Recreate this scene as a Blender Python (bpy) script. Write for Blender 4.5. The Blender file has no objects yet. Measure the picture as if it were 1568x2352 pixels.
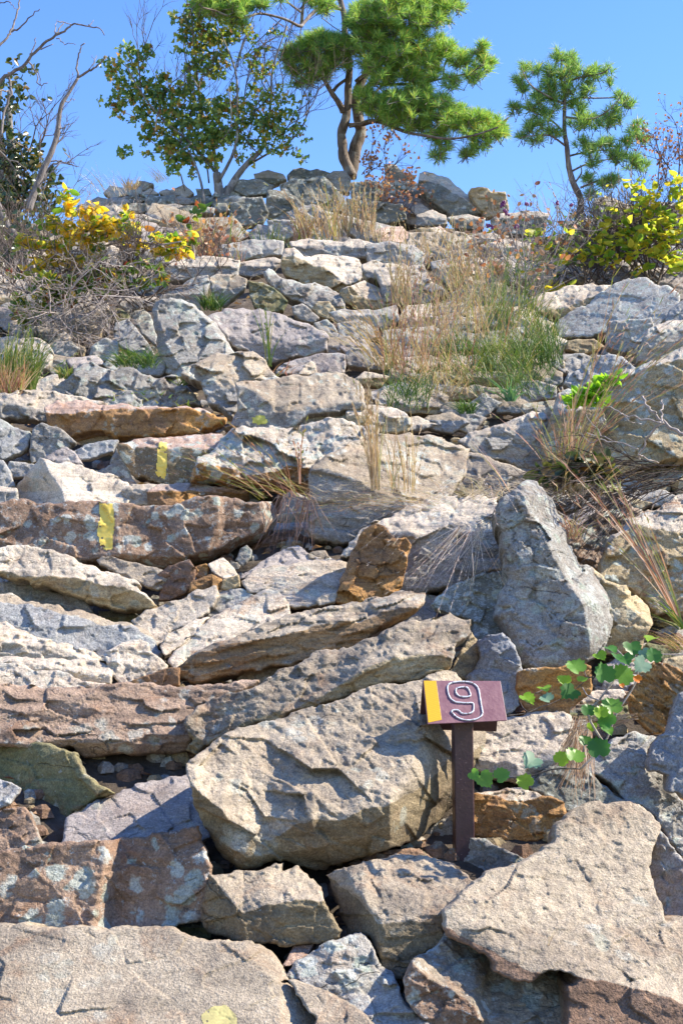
import bpy, math, random
import numpy as np
from mathutils import Vector

R_ = random.Random(7)
rad = math.radians
scene = bpy.context.scene
col = scene.collection

# ------------------------------------------------------------------ camera, sky, sun, exposure
FPX = 3032.0            # focal length in units of the 1568 px wide working frame
CX, CY = 784.0, 1176.0
PITCH = rad(7.6)
cam_d = bpy.data.cameras.new('camera')
cam = bpy.data.objects.new('camera', cam_d); col.objects.link(cam)
cam.location = (0, 0, 0); cam.rotation_euler = (rad(90)+PITCH, 0, 0)
cam_d.sensor_fit = 'VERTICAL'; cam_d.sensor_height = 36.0
cam_d.lens = 36.0*FPX/2352.0
cam_d.clip_start = 0.05; cam_d.clip_end = 3000
scene.camera = cam

SUN = Vector((0.70, 0.07, 0.67)).normalized()
world = bpy.data.worlds.new('World'); scene.world = world; world.use_nodes = True
wn = world.node_tree.nodes; wl = world.node_tree.links; wn.clear()
wo = wn.new('ShaderNodeOutputWorld'); bg = wn.new('ShaderNodeBackground'); sk = wn.new('ShaderNodeTexSky')
sk.sky_type = 'NISHITA'; sk.sun_disc = False
sk.sun_elevation = math.asin(SUN.z); sk.sun_rotation = math.atan2(SUN.x, SUN.y)
sk.altitude = 300; sk.air_density = 1.6; sk.dust_density = 0.0; sk.ozone_density = 5.0
bg.inputs['Strength'].default_value = 0.135
hs = wn.new('ShaderNodeHueSaturation'); hs.inputs['Saturation'].default_value = 1.24; hs.inputs['Hue'].default_value = 0.519
wl.new(sk.outputs[0], hs.inputs['Color']); wl.new(hs.outputs[0], bg.inputs['Color']); wl.new(bg.outputs[0], wo.inputs['Surface'])
sd = bpy.data.lights.new('sun', 'SUN'); sd.energy = 5.0; sd.angle = rad(0.5); sd.color = (1.0, 0.90, 0.73)
so = bpy.data.objects.new('sun', sd); col.objects.link(so)
so.rotation_euler = SUN.to_track_quat('Z', 'Y').to_euler()
scene.view_settings.view_transform = 'Standard'; scene.view_settings.look = 'None'
scene.view_settings.exposure = 1.08; scene.view_settings.gamma = 1.0
scene.view_settings.use_curve_mapping = False

# ------------------------------------------------------------------ working-frame coordinates
CROPS = {  # crop letter -> (u0, v0, scale)
 'A': (0, 1769.5, .434), 'B': (612.5, 1769.5, .3038), 'C': (952.8, 1769.5, .3924), 'D': (0, 1293, .434),
 'E': (408.3, 1327, .434), 'F': (918.7, 1327, .4141), 'G': (939.2, 1531.2, .1736), 'H': (0, 850.7, .434),
 'I': (476.4, 850.7, .3472), 'J': (952.8, 918.7, .3924), 'K': (0, 374.3, .3472), 'L': (408.3, 340.3, .3472),
 'M': (884.7, 340.3, .4358), 'N': (0, 0, .3472), 'O': (340.3, 0, .3472), 'P': (816.7, 0, .4792), 'U': (0, 0, 1)}
def P(seq, crop=None):
    out = []; c = CROPS[crop] if crop else None
    for s in seq:
        if isinstance(s, str): c = CROPS[s]
        else: out.append((c[0]+s[0]*c[2], c[1]+s[1]*c[2])+tuple(x*c[2] for x in s[2:3])+tuple(s[3:]))
    return out
DV = [300, 400, 500, 600, 700, 850, 1000, 1200, 1400, 1600, 1700, 2000, 2352, 2500]
DD = [12.2, 11.6, 10.8, 9.0, 7.8, 6.3, 5.4, 4.6, 4.0, 3.5, 3.35, 2.95, 2.45, 2.25]
def depth_at(v): return float(np.interp(v, DV, DD))
cp, sp = math.cos(PITCH), math.sin(PITCH)
def proj(u, v, Y):
    xn = (np.asarray(u, float)-CX)/FPX; zn = (CY-np.asarray(v, float))/FPX
    t = Y/(cp-sp*zn)
    return np.stack([xn*t, np.broadcast_to(Y, np.shape(xn)) + 0*xn, (sp+cp*zn)*t], -1)
def at(u, v, Y):
    return Vector(proj(u, v, Y).tolist())
def gz(Y):      # height of the slope surface at distance Y
    vs = np.interp(Y, DD[::-1], DV[::-1])
    return float(proj(784, vs, Y)[2])

# ------------------------------------------------------------------ numpy noise
def _h(ix, iy, s):
    n = (ix.astype(np.int64)*374761393 + iy.astype(np.int64)*668265263 + s*1442695041) & 0x7fffffff
    n = ((n ^ (n >> 13))*1274126177) & 0x7fffffff
    return ((n ^ (n >> 16)) & 0xffff)/65535.0
def vnoise(x, y, s=0):
    ix = np.floor(x); iy = np.floor(y); fx = x-ix; fy = y-iy
    fx = fx*fx*fx*(fx*(fx*6-15)+10); fy = fy*fy*fy*(fy*(fy*6-15)+10)
    a = _h(ix, iy, s); b = _h(ix+1, iy, s); c = _h(ix, iy+1, s); d = _h(ix+1, iy+1, s)
    return (a*(1-fx)+b*fx)*(1-fy)+(c*(1-fx)+d*fx)*fy - .5
def fbm(x, y, s=0, o=4, g=.5):
    t = 0; a = 1; f = 1
    for i in range(o):
        c, q = math.cos(i*1.1), math.sin(i*1.1)
        t = t+a*vnoise((x*c-y*q)*f, (x*q+y*c)*f, s+i*17); a *= g; f *= 2.03
    return t
def facets(x, y, s, size):
    """piecewise planar relief: every jittered cell is a tilted flat chip"""
    gx = x/size; gy = y/size; ix = np.floor(gx); iy = np.floor(gy)
    best = np.full(x.shape, 9.0); val = np.zeros(x.shape)
    for dx in (-1, 0, 1):
        for dy in (-1, 0, 1):
            cx = ix+dx; cy = iy+dy
            px = cx+_h(cx, cy, s); py = cy+_h(cx, cy, s+5)
            d = np.hypot(gx-px, gy-py)
            w = (_h(cx, cy, s+9)-.5)*.55 + (gx-px)*(_h(cx, cy, s+11)-.5)*2.4 + (gy-py)*(_h(cx, cy, s+13)-.5)*2.4
            m = d < best
            val = np.where(m, w, val); best = np.where(m, d, best)
    return val

# ------------------------------------------------------------------ object helpers
LABELS = set()
def tag(o, label=None, cat=None, group=None, kind=None):
    if label: o['label'] = label
    if cat: o['category'] = cat
    if group: o['group'] = group
    if kind: o['kind'] = kind
    return o
def empty(name, loc, label=None, cat=None, group=None):
    o = bpy.data.objects.new(name, None); col.objects.link(o); o.location = loc; o.empty_display_size = .05
    return tag(o, label, cat, group)
def link_mesh(name, verts, faces, mat, parent=None, origin=None, smooth=True, attrs=None):
    verts = np.asarray(verts, float).reshape(-1, 3)
    if parent is not None: base = np.array(parent.matrix_basis.translation if parent.parent is None else (parent.parent.location+parent.location))
    elif origin is not None: base = np.array(origin)
    else: base = np.array([verts[:, 0].mean(), verts[:, 1].mean(), verts[:, 2].min()])
    me = bpy.data.meshes.new(name)
    me.from_pydata((verts-base).tolist(), [], faces if isinstance(faces, list) else faces.tolist())
    if smooth: me.polygons.foreach_set('use_smooth', np.ones(len(me.polygons), bool))
    for mm in (mat if isinstance(mat, (list, tuple)) else [mat]): me.materials.append(mm)
    if attrs is not None:
        for k, a in attrs.items():
            at_ = me.attributes.new(k, 'FLOAT', 'POINT'); at_.data.foreach_set('value', np.asarray(a, np.float32))
    me.update()
    o = bpy.data.objects.new(name, me); col.objects.link(o)
    if parent is not None: o.parent = parent
    else: o.location = base.tolist()
    return o
class MB:
    def __init__(s): s.v = []; s.f = []; s.n = 0; s.mi = []
    def add(s, v, f, mi=0):
        v = np.asarray(v, float).reshape(-1, 3); s.v.append(v)
        for q in f: s.f.append([i+s.n for i in q]); s.mi.append(mi)
        s.n += len(v)
    def build(s, name, mat, parent=None, smooth=True, origin=None):
        o = link_mesh(name, np.concatenate(s.v), s.f, mat, parent, origin, smooth)
        if isinstance(mat, (list, tuple)): o.data.polygons.foreach_set('material_index', np.array(s.mi, np.int32))
        return o
def tube(mb, pts, radii, n=6, mi=0, cap=True):
    pts = [Vector(p) for p in pts]; m = len(pts)
    if not hasattr(radii, '__len__'): radii = [radii]*m
    rows = []; up = Vector((0.3, 1, 0.1)).normalized(); prev = None
    for i, p in enumerate(pts):
        d = (pts[min(i+1, m-1)]-pts[max(i-1, 0)]).normalized()
        a = d.cross(up) if prev is None else prev-d*prev.dot(d)
        if a.length < 1e-5: a = d.orthogonal()
        a.normalize(); prev = a; b = d.cross(a)
        for k in range(n):
            t = 2*math.pi*k/n; rows.append(p+(a*math.cos(t)+b*math.sin(t))*radii[i])
    f = []
    for i in range(m-1):
        for k in range(n):
            k2 = (k+1) % n; f.append([i*n+k, i*n+k2, (i+1)*n+k2, (i+1)*n+k])
    if cap: f.append(list(range(n))[::-1]); f.append([(m-1)*n+k for k in range(n)])
    mb.add([list(r) for r in rows], f, mi)
def smooth_path(pts, sub=4):
    pts = [Vector(p) for p in pts]; out = []
    for i in range(len(pts)-1):
        p0 = pts[max(i-1, 0)]; p1 = pts[i]; p2 = pts[i+1]; p3 = pts[min(i+2, len(pts)-1)]
        for k in range(sub):
            t = k/sub
            out.append(.5*((2*p1)+(p2-p0)*t+(2*p0-5*p1+4*p2-p3)*t*t+(3*p1-p0-3*p2+p3)*t**3))
    out.append(pts[-1]); return out

# ------------------------------------------------------------------ materials
def new_mat(name):
    m = bpy.data.materials.new(name); m.use_nodes = True; nt = m.node_tree; nt.nodes.clear()
    return m, nt, nt.nodes, nt.links
def N(nt, typ, **kw):
    n = nt.nodes.new(typ)
    for k, v in kw.items():
        if k.startswith('i_'):
            key = k[2:].replace('_', ' '); n.inputs[key].default_value = v
        else: setattr(n, k, v)
    return n
def mixc(nt, fac, a, b, mode='MIX'):
    n = nt.nodes.new('ShaderNodeMix'); n.data_type = 'RGBA'; n.blend_type = mode
    for sock, val in ((n.inputs[0], fac), (n.inputs[6], a), (n.inputs[7], b)):
        if isinstance(val, (int, float)): sock.default_value = val
        elif isinstance(val, tuple): sock.default_value = val+(1,) if len(val) == 3 else val
        else: nt.links.new(val, sock)
    return n.outputs[2]
def ramp(nt, src, stops, interp='LINEAR'):
    n = nt.nodes.new('ShaderNodeValToRGB'); n.color_ramp.interpolation = interp
    e = n.color_ramp.elements
    while len(e) > 1: e.remove(e[0])
    e[0].position = stops[0][0]; c = stops[0][1]; e[0].color = (c+(1,)) if isinstance(c, tuple) else (c, c, c, 1)
    for p_, c in stops[1:]:
        x = e.new(p_); x.color = (c+(1,)) if isinstance(c, tuple) else (c, c, c, 1)
    nt.links.new(src, n.inputs[0]); return n.outputs[0]
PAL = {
 'umber': ((.25,.205,.14), (.155,.125,.09)),  # unweathered fronts and undersides, darkened further to paint in shade below the tops
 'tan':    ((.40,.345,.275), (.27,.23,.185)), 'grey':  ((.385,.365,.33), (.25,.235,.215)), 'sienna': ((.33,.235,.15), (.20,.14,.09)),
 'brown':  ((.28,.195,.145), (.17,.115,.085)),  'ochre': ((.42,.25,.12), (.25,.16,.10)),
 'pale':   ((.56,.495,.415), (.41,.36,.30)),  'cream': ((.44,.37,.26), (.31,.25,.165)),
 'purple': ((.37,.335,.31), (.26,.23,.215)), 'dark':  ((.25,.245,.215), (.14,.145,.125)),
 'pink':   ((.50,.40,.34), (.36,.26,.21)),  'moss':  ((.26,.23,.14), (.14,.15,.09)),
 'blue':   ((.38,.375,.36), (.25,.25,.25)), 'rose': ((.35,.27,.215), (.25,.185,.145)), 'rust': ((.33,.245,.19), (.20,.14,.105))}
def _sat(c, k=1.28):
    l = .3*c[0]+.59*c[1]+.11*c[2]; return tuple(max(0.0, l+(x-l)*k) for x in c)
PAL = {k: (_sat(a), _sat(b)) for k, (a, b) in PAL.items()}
_rm = {}
def rock_mat(front, top, lichen=.3, stain=.3, rough=1.0, strata=0.3):
    key = (front, top, lichen, stain, rough, strata)
    if key in _rm: return _rm[key]
    m, nt, nd, lk = new_mat('rock_%s_%s' % (front, top))
    out = N(nt, 'ShaderNodeOutputMaterial'); bs = N(nt, 'ShaderNodeBsdfPrincipled')
    lk.new(bs.outputs[0], out.inputs[0])
    tc = N(nt, 'ShaderNodeTexCoord'); oi = N(nt, 'ShaderNodeObjectInfo')
    mul = N(nt, 'ShaderNodeVectorMath', operation='SCALE'); mul.inputs[0].default_value = (37, 53, 71); lk.new(oi.outputs['Random'], mul.inputs['Scale'])
    add = N(nt, 'ShaderNodeVectorMath', operation='ADD'); lk.new(tc.outputs['Object'], add.inputs[0]); lk.new(mul.outputs[0], add.inputs[1])
    co = add.outputs[0]
    def noise(scale, detail=6, r=.6, vec=None, dist=0.0):
        n = N(nt, 'ShaderNodeTexNoise'); n.inputs['Scale'].default_value = scale; n.inputs['Detail'].default_value = detail
        n.inputs['Roughness'].default_value = r; n.inputs['Distortion'].default_value = dist
        lk.new(vec or co, n.inputs['Vector']); return n.outputs['Fac']
    st = N(nt, 'ShaderNodeMapping'); st.inputs['Rotation'].default_value = (.15, .25, 0); st.inputs['Scale'].default_value = (1.2, 1.2, 14)
    lk.new(co, st.inputs['Vector'])
    big = noise(4.5, 5, .65, dist=.6); mid = noise(19, 8, .7); fine = noise(85, 4, .75); grain = noise(230, 3, .7)
    lay = noise(3.0, 5, .65, vec=st.outputs[0])
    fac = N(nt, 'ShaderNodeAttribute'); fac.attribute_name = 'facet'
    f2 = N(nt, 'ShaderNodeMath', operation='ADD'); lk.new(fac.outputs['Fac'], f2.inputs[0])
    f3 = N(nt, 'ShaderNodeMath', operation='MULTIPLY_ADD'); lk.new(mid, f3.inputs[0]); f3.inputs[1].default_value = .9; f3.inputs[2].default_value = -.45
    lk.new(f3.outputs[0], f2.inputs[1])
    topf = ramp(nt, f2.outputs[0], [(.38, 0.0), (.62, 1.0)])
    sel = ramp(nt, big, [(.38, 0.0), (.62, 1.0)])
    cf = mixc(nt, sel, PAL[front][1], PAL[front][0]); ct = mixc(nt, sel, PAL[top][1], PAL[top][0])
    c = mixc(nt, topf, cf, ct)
    # iron and weather stains
    sn = noise(7, 7, .72, dist=1.0)
    sf = ramp(nt, sn, [(.52, 0.0), (.64, stain)])
    c = mixc(nt, sf, c, (.25, .125, .06))
    dk = ramp(nt, noise(11, 7, .75, dist=.4), [(.56, 0.0), (.68, .55*stain+.22)])
    c = mixc(nt, dk, c, (.075, .065, .06))
    # strata colour
    ly = ramp(nt, lay, [(.35, 1-strata*.8), (.5, 1.0), (.66, 1+strata*.45)])
    c = mixc(nt, 1.0, c, ly, 'MULTIPLY')
    # lichen: rounded pale crusts in two sizes
    vo = N(nt, 'ShaderNodeTexVoronoi'); vo.inputs['Scale'].default_value = 21; vo.inputs['Randomness'].default_value = 1.0
    wv = N(nt, 'ShaderNodeVectorMath', operation='MULTIPLY_ADD'); nz = N(nt, 'ShaderNodeTexNoise'); nz.inputs['Scale'].default_value = 40; nz.inputs['Detail'].default_value = 4
    lk.new(co, nz.inputs['Vector']); lk.new(nz.outputs['Color'], wv.inputs[0]); wv.inputs[1].default_value = (.035, .035, .035); lk.new(co, wv.inputs[2])
    lk.new(wv.outputs[0], vo.inputs['Vector'])
    vd = N(nt, 'ShaderNodeMath', operation='ADD'); lk.new(vo.outputs['Distance'], vd.inputs[0]); v2 = N(nt, 'ShaderNodeMath', operation='MULTIPLY_ADD'); lk.new(big, v2.inputs[0]); v2.inputs[1].default_value = -1.5; v2.inputs[2].default_value = .75; lk.new(v2.outputs[0], vd.inputs[1])
    cr = ramp(nt, vd.outputs[0], [(.30, 1.0), (.40, 0.0)])
    msk = ramp(nt, noise(6, 4, .6), [(.60-.26*lichen, 0.0), (.66-.26*lichen, 1.0)])
    a1 = mixc(nt, 1.0, cr, msk, 'MULTIPLY')
    lcol = mixc(nt, ramp(nt, vo.outputs['Color'], [(.2, 0.0), (.8, 1.0)]), (.47, .47, .42), (.33, .36, .30))
    lf = mixc(nt, 1.0, a1, (min(1, .3+lichen),)*3, 'MULTIPLY')
    c = mixc(nt, lf, c, lcol)
    l2 = ramp(nt, noise(48, 6, .8), [(.66-.12*lichen, 0.0), (.70-.12*lichen, .55)])
    c = mixc(nt, l2, c, (.46, .50, .49))
    # hairline fractures
    ck = N(nt, 'ShaderNodeTexVoronoi', feature='DISTANCE_TO_EDGE'); ck.inputs['Scale'].default_value = 5.5
    cm = N(nt, 'ShaderNodeMapping'); cm.inputs['Scale'].default_value = (.35, .35, 1.7); cm.inputs['Rotation'].default_value = (.2, .3, .4)
    cw = N(nt, 'ShaderNodeVectorMath', operation='MULTIPLY_ADD'); cz = N(nt, 'ShaderNodeTexNoise'); cz.inputs['Scale'].default_value = 8; cz.inputs['Detail'].default_value = 5
    lk.new(co, cz.inputs['Vector']); lk.new(cz.outputs['Color'], cw.inputs[0]); cw.inputs[1].default_value = (.16, .16, .16); lk.new(co, cw.inputs[2])
    lk.new(cw.outputs[0], cm.inputs[0]); lk.new(cm.outputs[0], ck.inputs['Vector'])
    crk = ramp(nt, ck.outputs['Distance'], [(.0, 0.0), (.014, 1.0)])
    gate = ramp(nt, noise(3.1, 4, .6), [(.40, 0.0), (.46, 1.0)])
    crk = mixc(nt, gate, crk, (1, 1, 1))
    c = mixc(nt, 1.0, c, ramp(nt, crk, [(0, .45), (1, 1.0)]), 'MULTIPLY')
    # grain
    gr = ramp(nt, grain, [(.30, .62), (.5, 1.0), (.70, 1.5)])
    c = mixc(nt, .9, c, gr, 'MULTIPLY')
    md = ramp(nt, fine, [(.32, .66), (.5, 1.0), (.68, 1.26)])
    c = mixc(nt, .85, c, md, 'MULTIPLY')
    # each stone a little different
    rv = ramp(nt, oi.outputs['Random'], [(0, .86), (1, 1.14)])
    c = mixc(nt, 1.0, c, rv, 'MULTIPLY')
    lk.new(c, bs.inputs['Base Color'])
    bs.inputs['Roughness'].default_value = .82; bs.inputs['Specular IOR Level'].default_value = .35
    # relief
    h = N(nt, 'ShaderNodeMath', operation='MULTIPLY_ADD'); lk.new(mid, h.inputs[0]); h.inputs[1].default_value = .32
    h2 = N(nt, 'ShaderNodeMath', operation='MULTIPLY_ADD'); lk.new(fine, h2.inputs[0]); h2.inputs[1].default_value = .55; lk.new(h2.outputs[0], h.inputs[2])
    h3 = N(nt, 'ShaderNodeMath', operation='MULTIPLY'); lk.new(grain, h3.inputs[0]); h3.inputs[1].default_value = .40; lk.new(h3.outputs[0], h2.inputs[2])
    h4 = N(nt, 'ShaderNodeMath', operation='MULTIPLY_ADD'); lk.new(lay, h4.inputs[0]); h4.inputs[1].default_value = 1.1*strata; lk.new(h.outputs[0], h4.inputs[2])
    bp = N(nt, 'ShaderNodeBump'); bp.inputs['Strength'].default_value = .8*rough; bp.inputs['Distance'].default_value = .011
    h5 = N(nt, 'ShaderNodeMath', operation='MULTIPLY_ADD'); lk.new(crk, h5.inputs[0]); h5.inputs[1].default_value = .35; lk.new(h4.outputs[0], h5.inputs[2]); lk.new(h5.outputs[0], bp.inputs['Height']); lk.new(bp.outputs[0], bs.inputs['Normal'])
    _rm[key] = m; return m

def leaf_mat(name, stops, trans=.45, rough=.45, spec=.4):
    m, nt, nd, lk = new_mat(name)
    out = N(nt, 'ShaderNodeOutputMaterial'); ge = N(nt, 'ShaderNodeNewGeometry'); oi = N(nt, 'ShaderNodeObjectInfo')
    ad = N(nt, 'ShaderNodeMath', operation='ADD'); lk.new(ge.outputs['Random Per Island'], ad.inputs[0]); lk.new(oi.outputs['Random'], ad.inputs[1])
    fr = N(nt, 'ShaderNodeMath', operation='FRACT'); lk.new(ad.outputs[0], fr.inputs[0])
    c = ramp(nt, fr.outputs[0], stops)
    tc = N(nt, 'ShaderNodeTexCoord'); nz = N(nt, 'ShaderNodeTexNoise'); nz.inputs['Scale'].default_value = 60; nz.inputs['Detail'].default_value = 3
    lk.new(tc.outputs['Object'], nz.inputs['Vector'])
    c = mixc(nt, .8, c, ramp(nt, nz.outputs['Fac'], [(.3, .75), (.7, 1.25)]), 'MULTIPLY')
    bs = N(nt, 'ShaderNodeBsdfPrincipled'); lk.new(c, bs.inputs['Base Color']); bs.inputs['Roughness'].default_value = rough
    bs.inputs['Specular IOR Level'].default_value = spec
    tr = N(nt, 'ShaderNodeBsdfTranslucent'); lk.new(mixc(nt, 1.0, c, (1.5, 1.5, .9), 'MULTIPLY'), tr.inputs['Color'])
    mx = N(nt, 'ShaderNodeMixShader'); mx.inputs[0].default_value = trans
    lk.new(bs.outputs[0], mx.inputs[1]); lk.new(tr.outputs[0], mx.inputs[2]); lk.new(mx.outputs[0], out.inputs[0])
    return m
def bark_mat(name, c1, c2, c3=None, scale=30):
    m, nt, nd, lk = new_mat(name)
    out = N(nt, 'ShaderNodeOutputMaterial'); bs = N(nt, 'ShaderNodeBsdfPrincipled'); lk.new(bs.outputs[0], out.inputs[0])
    tc = N(nt, 'ShaderNodeTexCoord'); mp = N(nt, 'ShaderNodeMapping'); mp.inputs['Scale'].default_value = (1, 1, .3); lk.new(tc.outputs['Object'], mp.inputs[0])
    nz = N(nt, 'ShaderNodeTexNoise'); nz.inputs['Scale'].default_value = scale; nz.inputs['Detail'].default_value = 8; nz.inputs['Roughness'].default_value = .7; lk.new(mp.outputs[0], nz.inputs['Vector'])
    c = ramp(nt, nz.outputs['Fac'], [(.36, c1), (.58, c2)])
    n2 = N(nt, 'ShaderNodeTexNoise'); n2.inputs['Scale'].default_value = scale*.3; n2.inputs['Detail'].default_value = 5; lk.new(tc.outputs['Object'], n2.inputs['Vector'])
    if c3: c = mixc(nt, ramp(nt, n2.outputs['Fac'], [(.55, 0.0), (.62, .8)]), c, c3)
    lk.new(c, bs.inputs['Base Color']); bs.inputs['Roughness'].default_value = .85
    bp = N(nt, 'ShaderNodeBump'); bp.inputs['Strength'].default_value = .8; bp.inputs['Distance'].default_value = .02; lk.new(nz.outputs['Fac'], bp.inputs['Height']); lk.new(bp.outputs[0], bs.inputs['Normal'])
    return m

# ------------------------------------------------------------------ rock builder
def seg_sdf(poly, X, Y):
    """signed distance to polygon (negative inside)"""
    p = np.asarray(poly, float); n = len(p)
    d = np.full(X.shape, 1e18); ins = np.zeros(X.shape, bool)
    for i in range(n):
        a = p[i]; b = p[(i+1) % n]; e = b-a; L = e@e
        if L < 1e-9: continue
        wx = X-a[0]; wy = Y-a[1]
        t = np.clip((wx*e[0]+wy*e[1])/L, 0, 1)
        d = np.minimum(d, (wx-e[0]*t)**2+(wy-e[1]*t)**2)
        c = ((a[1] <= Y) & (b[1] > Y)) | ((b[1] <= Y) & (a[1] > Y))
        if c.any():
            xi = a[0]+(Y-a[1])*e[0]/(e[1] if e[1] else 1e-9)
            ins ^= c & (X < xi)
    return np.where(ins, -1, 1)*np.sqrt(d)
def fu(poly, u):
    q = sorted(poly); return np.interp(u, [a[0] for a in q], [a[1] for a in q])
def fv(poly, v):
    q = sorted(poly, key=lambda a: a[1]); return np.interp(v, [a[1] for a in q], [a[0] for a in q])
OUTLINES = []; ROCKS = {}; NAMED = []
def rk(name, label, mat, out, T=None, B=None, L=None, R=None, kf=.3, kt=1.6, kx=0.0, ks=1.0, dv=None, off=0.0,
       extra=(), amp=1.0, rw=None, step=None, chip=.62, thick=None, cat='rock', obj_name='rock', group=None, topflag=None, wob=1.0, anis=1.0, ang=0.0, tlo=-.15, thi=.45):
    poly = P(out); OUTLINES.append(poly)
    us = [a[0] for a in poly]; vs = [a[1] for a in poly]
    u0, u1, v0, v1 = min(us), max(us), min(vs), max(vs)
    cu = .5*(u0+u1); size = math.sqrt((u1-u0)*(v1-v0)); seed = (int(cu*7+v1*13)*31) % 9973
    vref = dv if dv is not None else v1-.12*(v1-v0)
    D = depth_at(vref)*(1+off/FPX)
    if step is None: step = 3.0 if v1 > 900 else 2.6
    if size < 45: step = min(step, 2.4)
    if rw is None: rw = min(max(size*.035, 3.0), 8)
    gu = np.arange(u0-3*step, u1+3.5*step, step); gv = np.arange(v0-3*step, v1+3.5*step, step)
    GU, GV = np.meshgrid(gu, gv)
    wa = min(size*.028, 5.5)*wob
    def sdf(U, V):
        w1 = fbm(U/26, V/26, seed, 3)*wa*1.7; w2 = fbm(U/26+77, V/26, seed+3, 3)*wa*1.7
        return seg_sdf(poly, U+w1, V+w2) + fbm(U/9, V/9, seed+8, 2)*1.1*wob
    S = sdf(GU, GV)
    gy, gx = np.gradient(S, step); gl = np.hypot(gx, gy)+1e-6
    ins = S < 0
    cell = (ins[:-1, :-1] | ins[1:, :-1] | ins[:-1, 1:] | ins[1:, 1:])
    cell &= (S[:-1, :-1]+S[1:, :-1]+S[:-1, 1:]+S[1:, 1:])/4 < .45*step
    used = np.zeros(S.shape, bool)
    used[:-1, :-1] |= cell; used[1:, :-1] |= cell; used[:-1, 1:] |= cell; used[1:, 1:] |= cell
    outv = used & ~ins
    mv = np.clip(S, 0, 1.5*step)
    U2 = np.where(outv, GU-gx/gl*mv, GU); V2 = np.where(outv, GV-gy/gl*mv, GV)
    idx = -np.ones(S.shape, int); idx[used] = np.arange(used.sum())
    U = U2[used]; V = V2[used]; E = np.where(outv, 0, -S)[used]; E = np.maximum(E, 0)
    Tp = P(T) if T else None; Bp = P(B) if B else None; Lp = P(L) if L else None; Rp = P(R) if R else None
    ex = [(a, P(pts), k) for a, pts, k in extra]
    def front(u, v):
        d = kx*(u-cu)+kf*(vref-v)
        if Lp: d = d+ks*np.maximum(fv(Lp, v)-u, 0)
        if Rp: d = d+ks*np.maximum(u-fv(Rp, v), 0)
        if Bp: d = d+1.6*np.maximum(v-fu(Bp, u), 0)
        for a, pts, k in ex:
            if a == 'R': d = d+k*np.maximum(u-fv(pts, v), 0)
            if a == 'L': d = d+k*np.maximum(fv(pts, v)-u, 0)
            if a == 'B': d = d+k*np.maximum(v-fu(pts, u), 0)
            if a == 'T': d = d+k*np.maximum(fu(pts, u)-v, 0)
            if a == 'S':    # broken step: below the line the face is set forward (or back), fading out
                lo, hi = min(q[0] for q in pts), max(q[0] for q in pts); dv_ = v-fu(pts, u)
                env = np.clip((u-lo)/12, 0, 1)*np.clip((hi-u)/12, 0, 1)
                d = d-k*env*np.clip(dv_/3+.5, 0, 1)*np.exp(-np.maximum(dv_, 0)/(abs(k)*4.5+20))
            if a == 'V':    # groove along a line
                dd = np.full(np.shape(u), 1e9)
                for q0, q1 in zip(pts[:-1], pts[1:]):
                    e = (q1[0]-q0[0], q1[1]-q0[1]); L2 = e[0]**2+e[1]**2+1e-9
                    t = np.clip(((u-q0[0])*e[0]+(v-q0[1])*e[1])/L2, 0, 1)
                    dd = np.minimum(dd, np.hypot(u-q0[0]-e[0]*t, v-q0[1]-e[1]*t))
                d = d+k*np.exp(-(dd/(abs(k)*.55+2))**2)
        return d
    n1 = fbm(U/(size*.45), V/(size*.3), seed+20, 4)
    ca, sa = math.cos(ang), math.sin(ang)
    ru = (U*ca+V*sa); rv = (-U*sa+V*ca)*anis
    ch = facets(ru+fbm(U/30, V/30, seed, 2)*6, rv*1.5+fbm(U/30, V/30, seed+1, 2)*6, seed+30, max(size*.27, 12))
    ch2 = facets(ru+fbm(U/14, V/14, seed+2, 2)*4, rv*1.8+fbm(U/14, V/14, seed+4, 2)*4, seed+40, max(size*.10, 8))
    fn = fbm(U/22, V/16, seed+50, 5, .52)
    if Tp:
        jit = fn*7*min(1, size/150)
        vr = fu(Tp, U)+jit; top = vr-V
        
        vr0 = fu(Tp, U); lo = max(min(a[0] for a in Tp), u0); hi = min(max(a[0] for a in Tp), u1)
        uu_ = np.linspace(lo, hi, 40); vv_ = fu(Tp, uu_); m_ = np.polyfit(uu_, vv_, 1)[0] if hi > lo+2 else 0
        me_ = min(max(m_, (tlo-kx)/kt), (thi-kx)/kt); ub_ = uu_.mean(); vb_ = vv_.mean()
        dev = vr0-(vb_+me_*(U-ub_)); lam = np.maximum(np.abs(dev)*1.6, 18)
        tp_ = np.maximum(top, 0)
        fr_ = front(U, vr); base_ = kx*(U-cu)+kf*(vref-vb_)
        fade = 1-np.exp(-tp_/lam)
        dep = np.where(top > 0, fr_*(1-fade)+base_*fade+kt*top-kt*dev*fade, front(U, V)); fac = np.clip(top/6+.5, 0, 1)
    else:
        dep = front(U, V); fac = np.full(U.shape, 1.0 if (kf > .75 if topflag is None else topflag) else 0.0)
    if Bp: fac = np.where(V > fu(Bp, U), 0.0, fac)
    cap = min(size, 260)
    dep = dep + amp*(n1*cap*.028 + chip*ch*cap*.11 + chip*ch2*cap*.022 + fn*min(cap*.011, 1.6))
    crack = np.abs(fbm(ru/70, rv/38, seed+60, 3)); dep = dep+np.where(crack < .012, 3.2, 0)*(size > 120)*amp
    q = np.clip(1-E/rw, 0, 1); rnd = 1-np.sqrt(np.clip(1-q*q, 0, 1))
    dep0 = dep; dep = dep+rnd*rw*1.3
    Yv = D*(1+dep/FPX)
    Pf = proj(U, V, Yv)
    a = idx[:-1, :-1][cell]; b = idx[:-1, 1:][cell]; c = idx[1:, 1:][cell]; d = idx[1:, :-1][cell]
    F = np.stack([a, d, c, b], 1)
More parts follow.
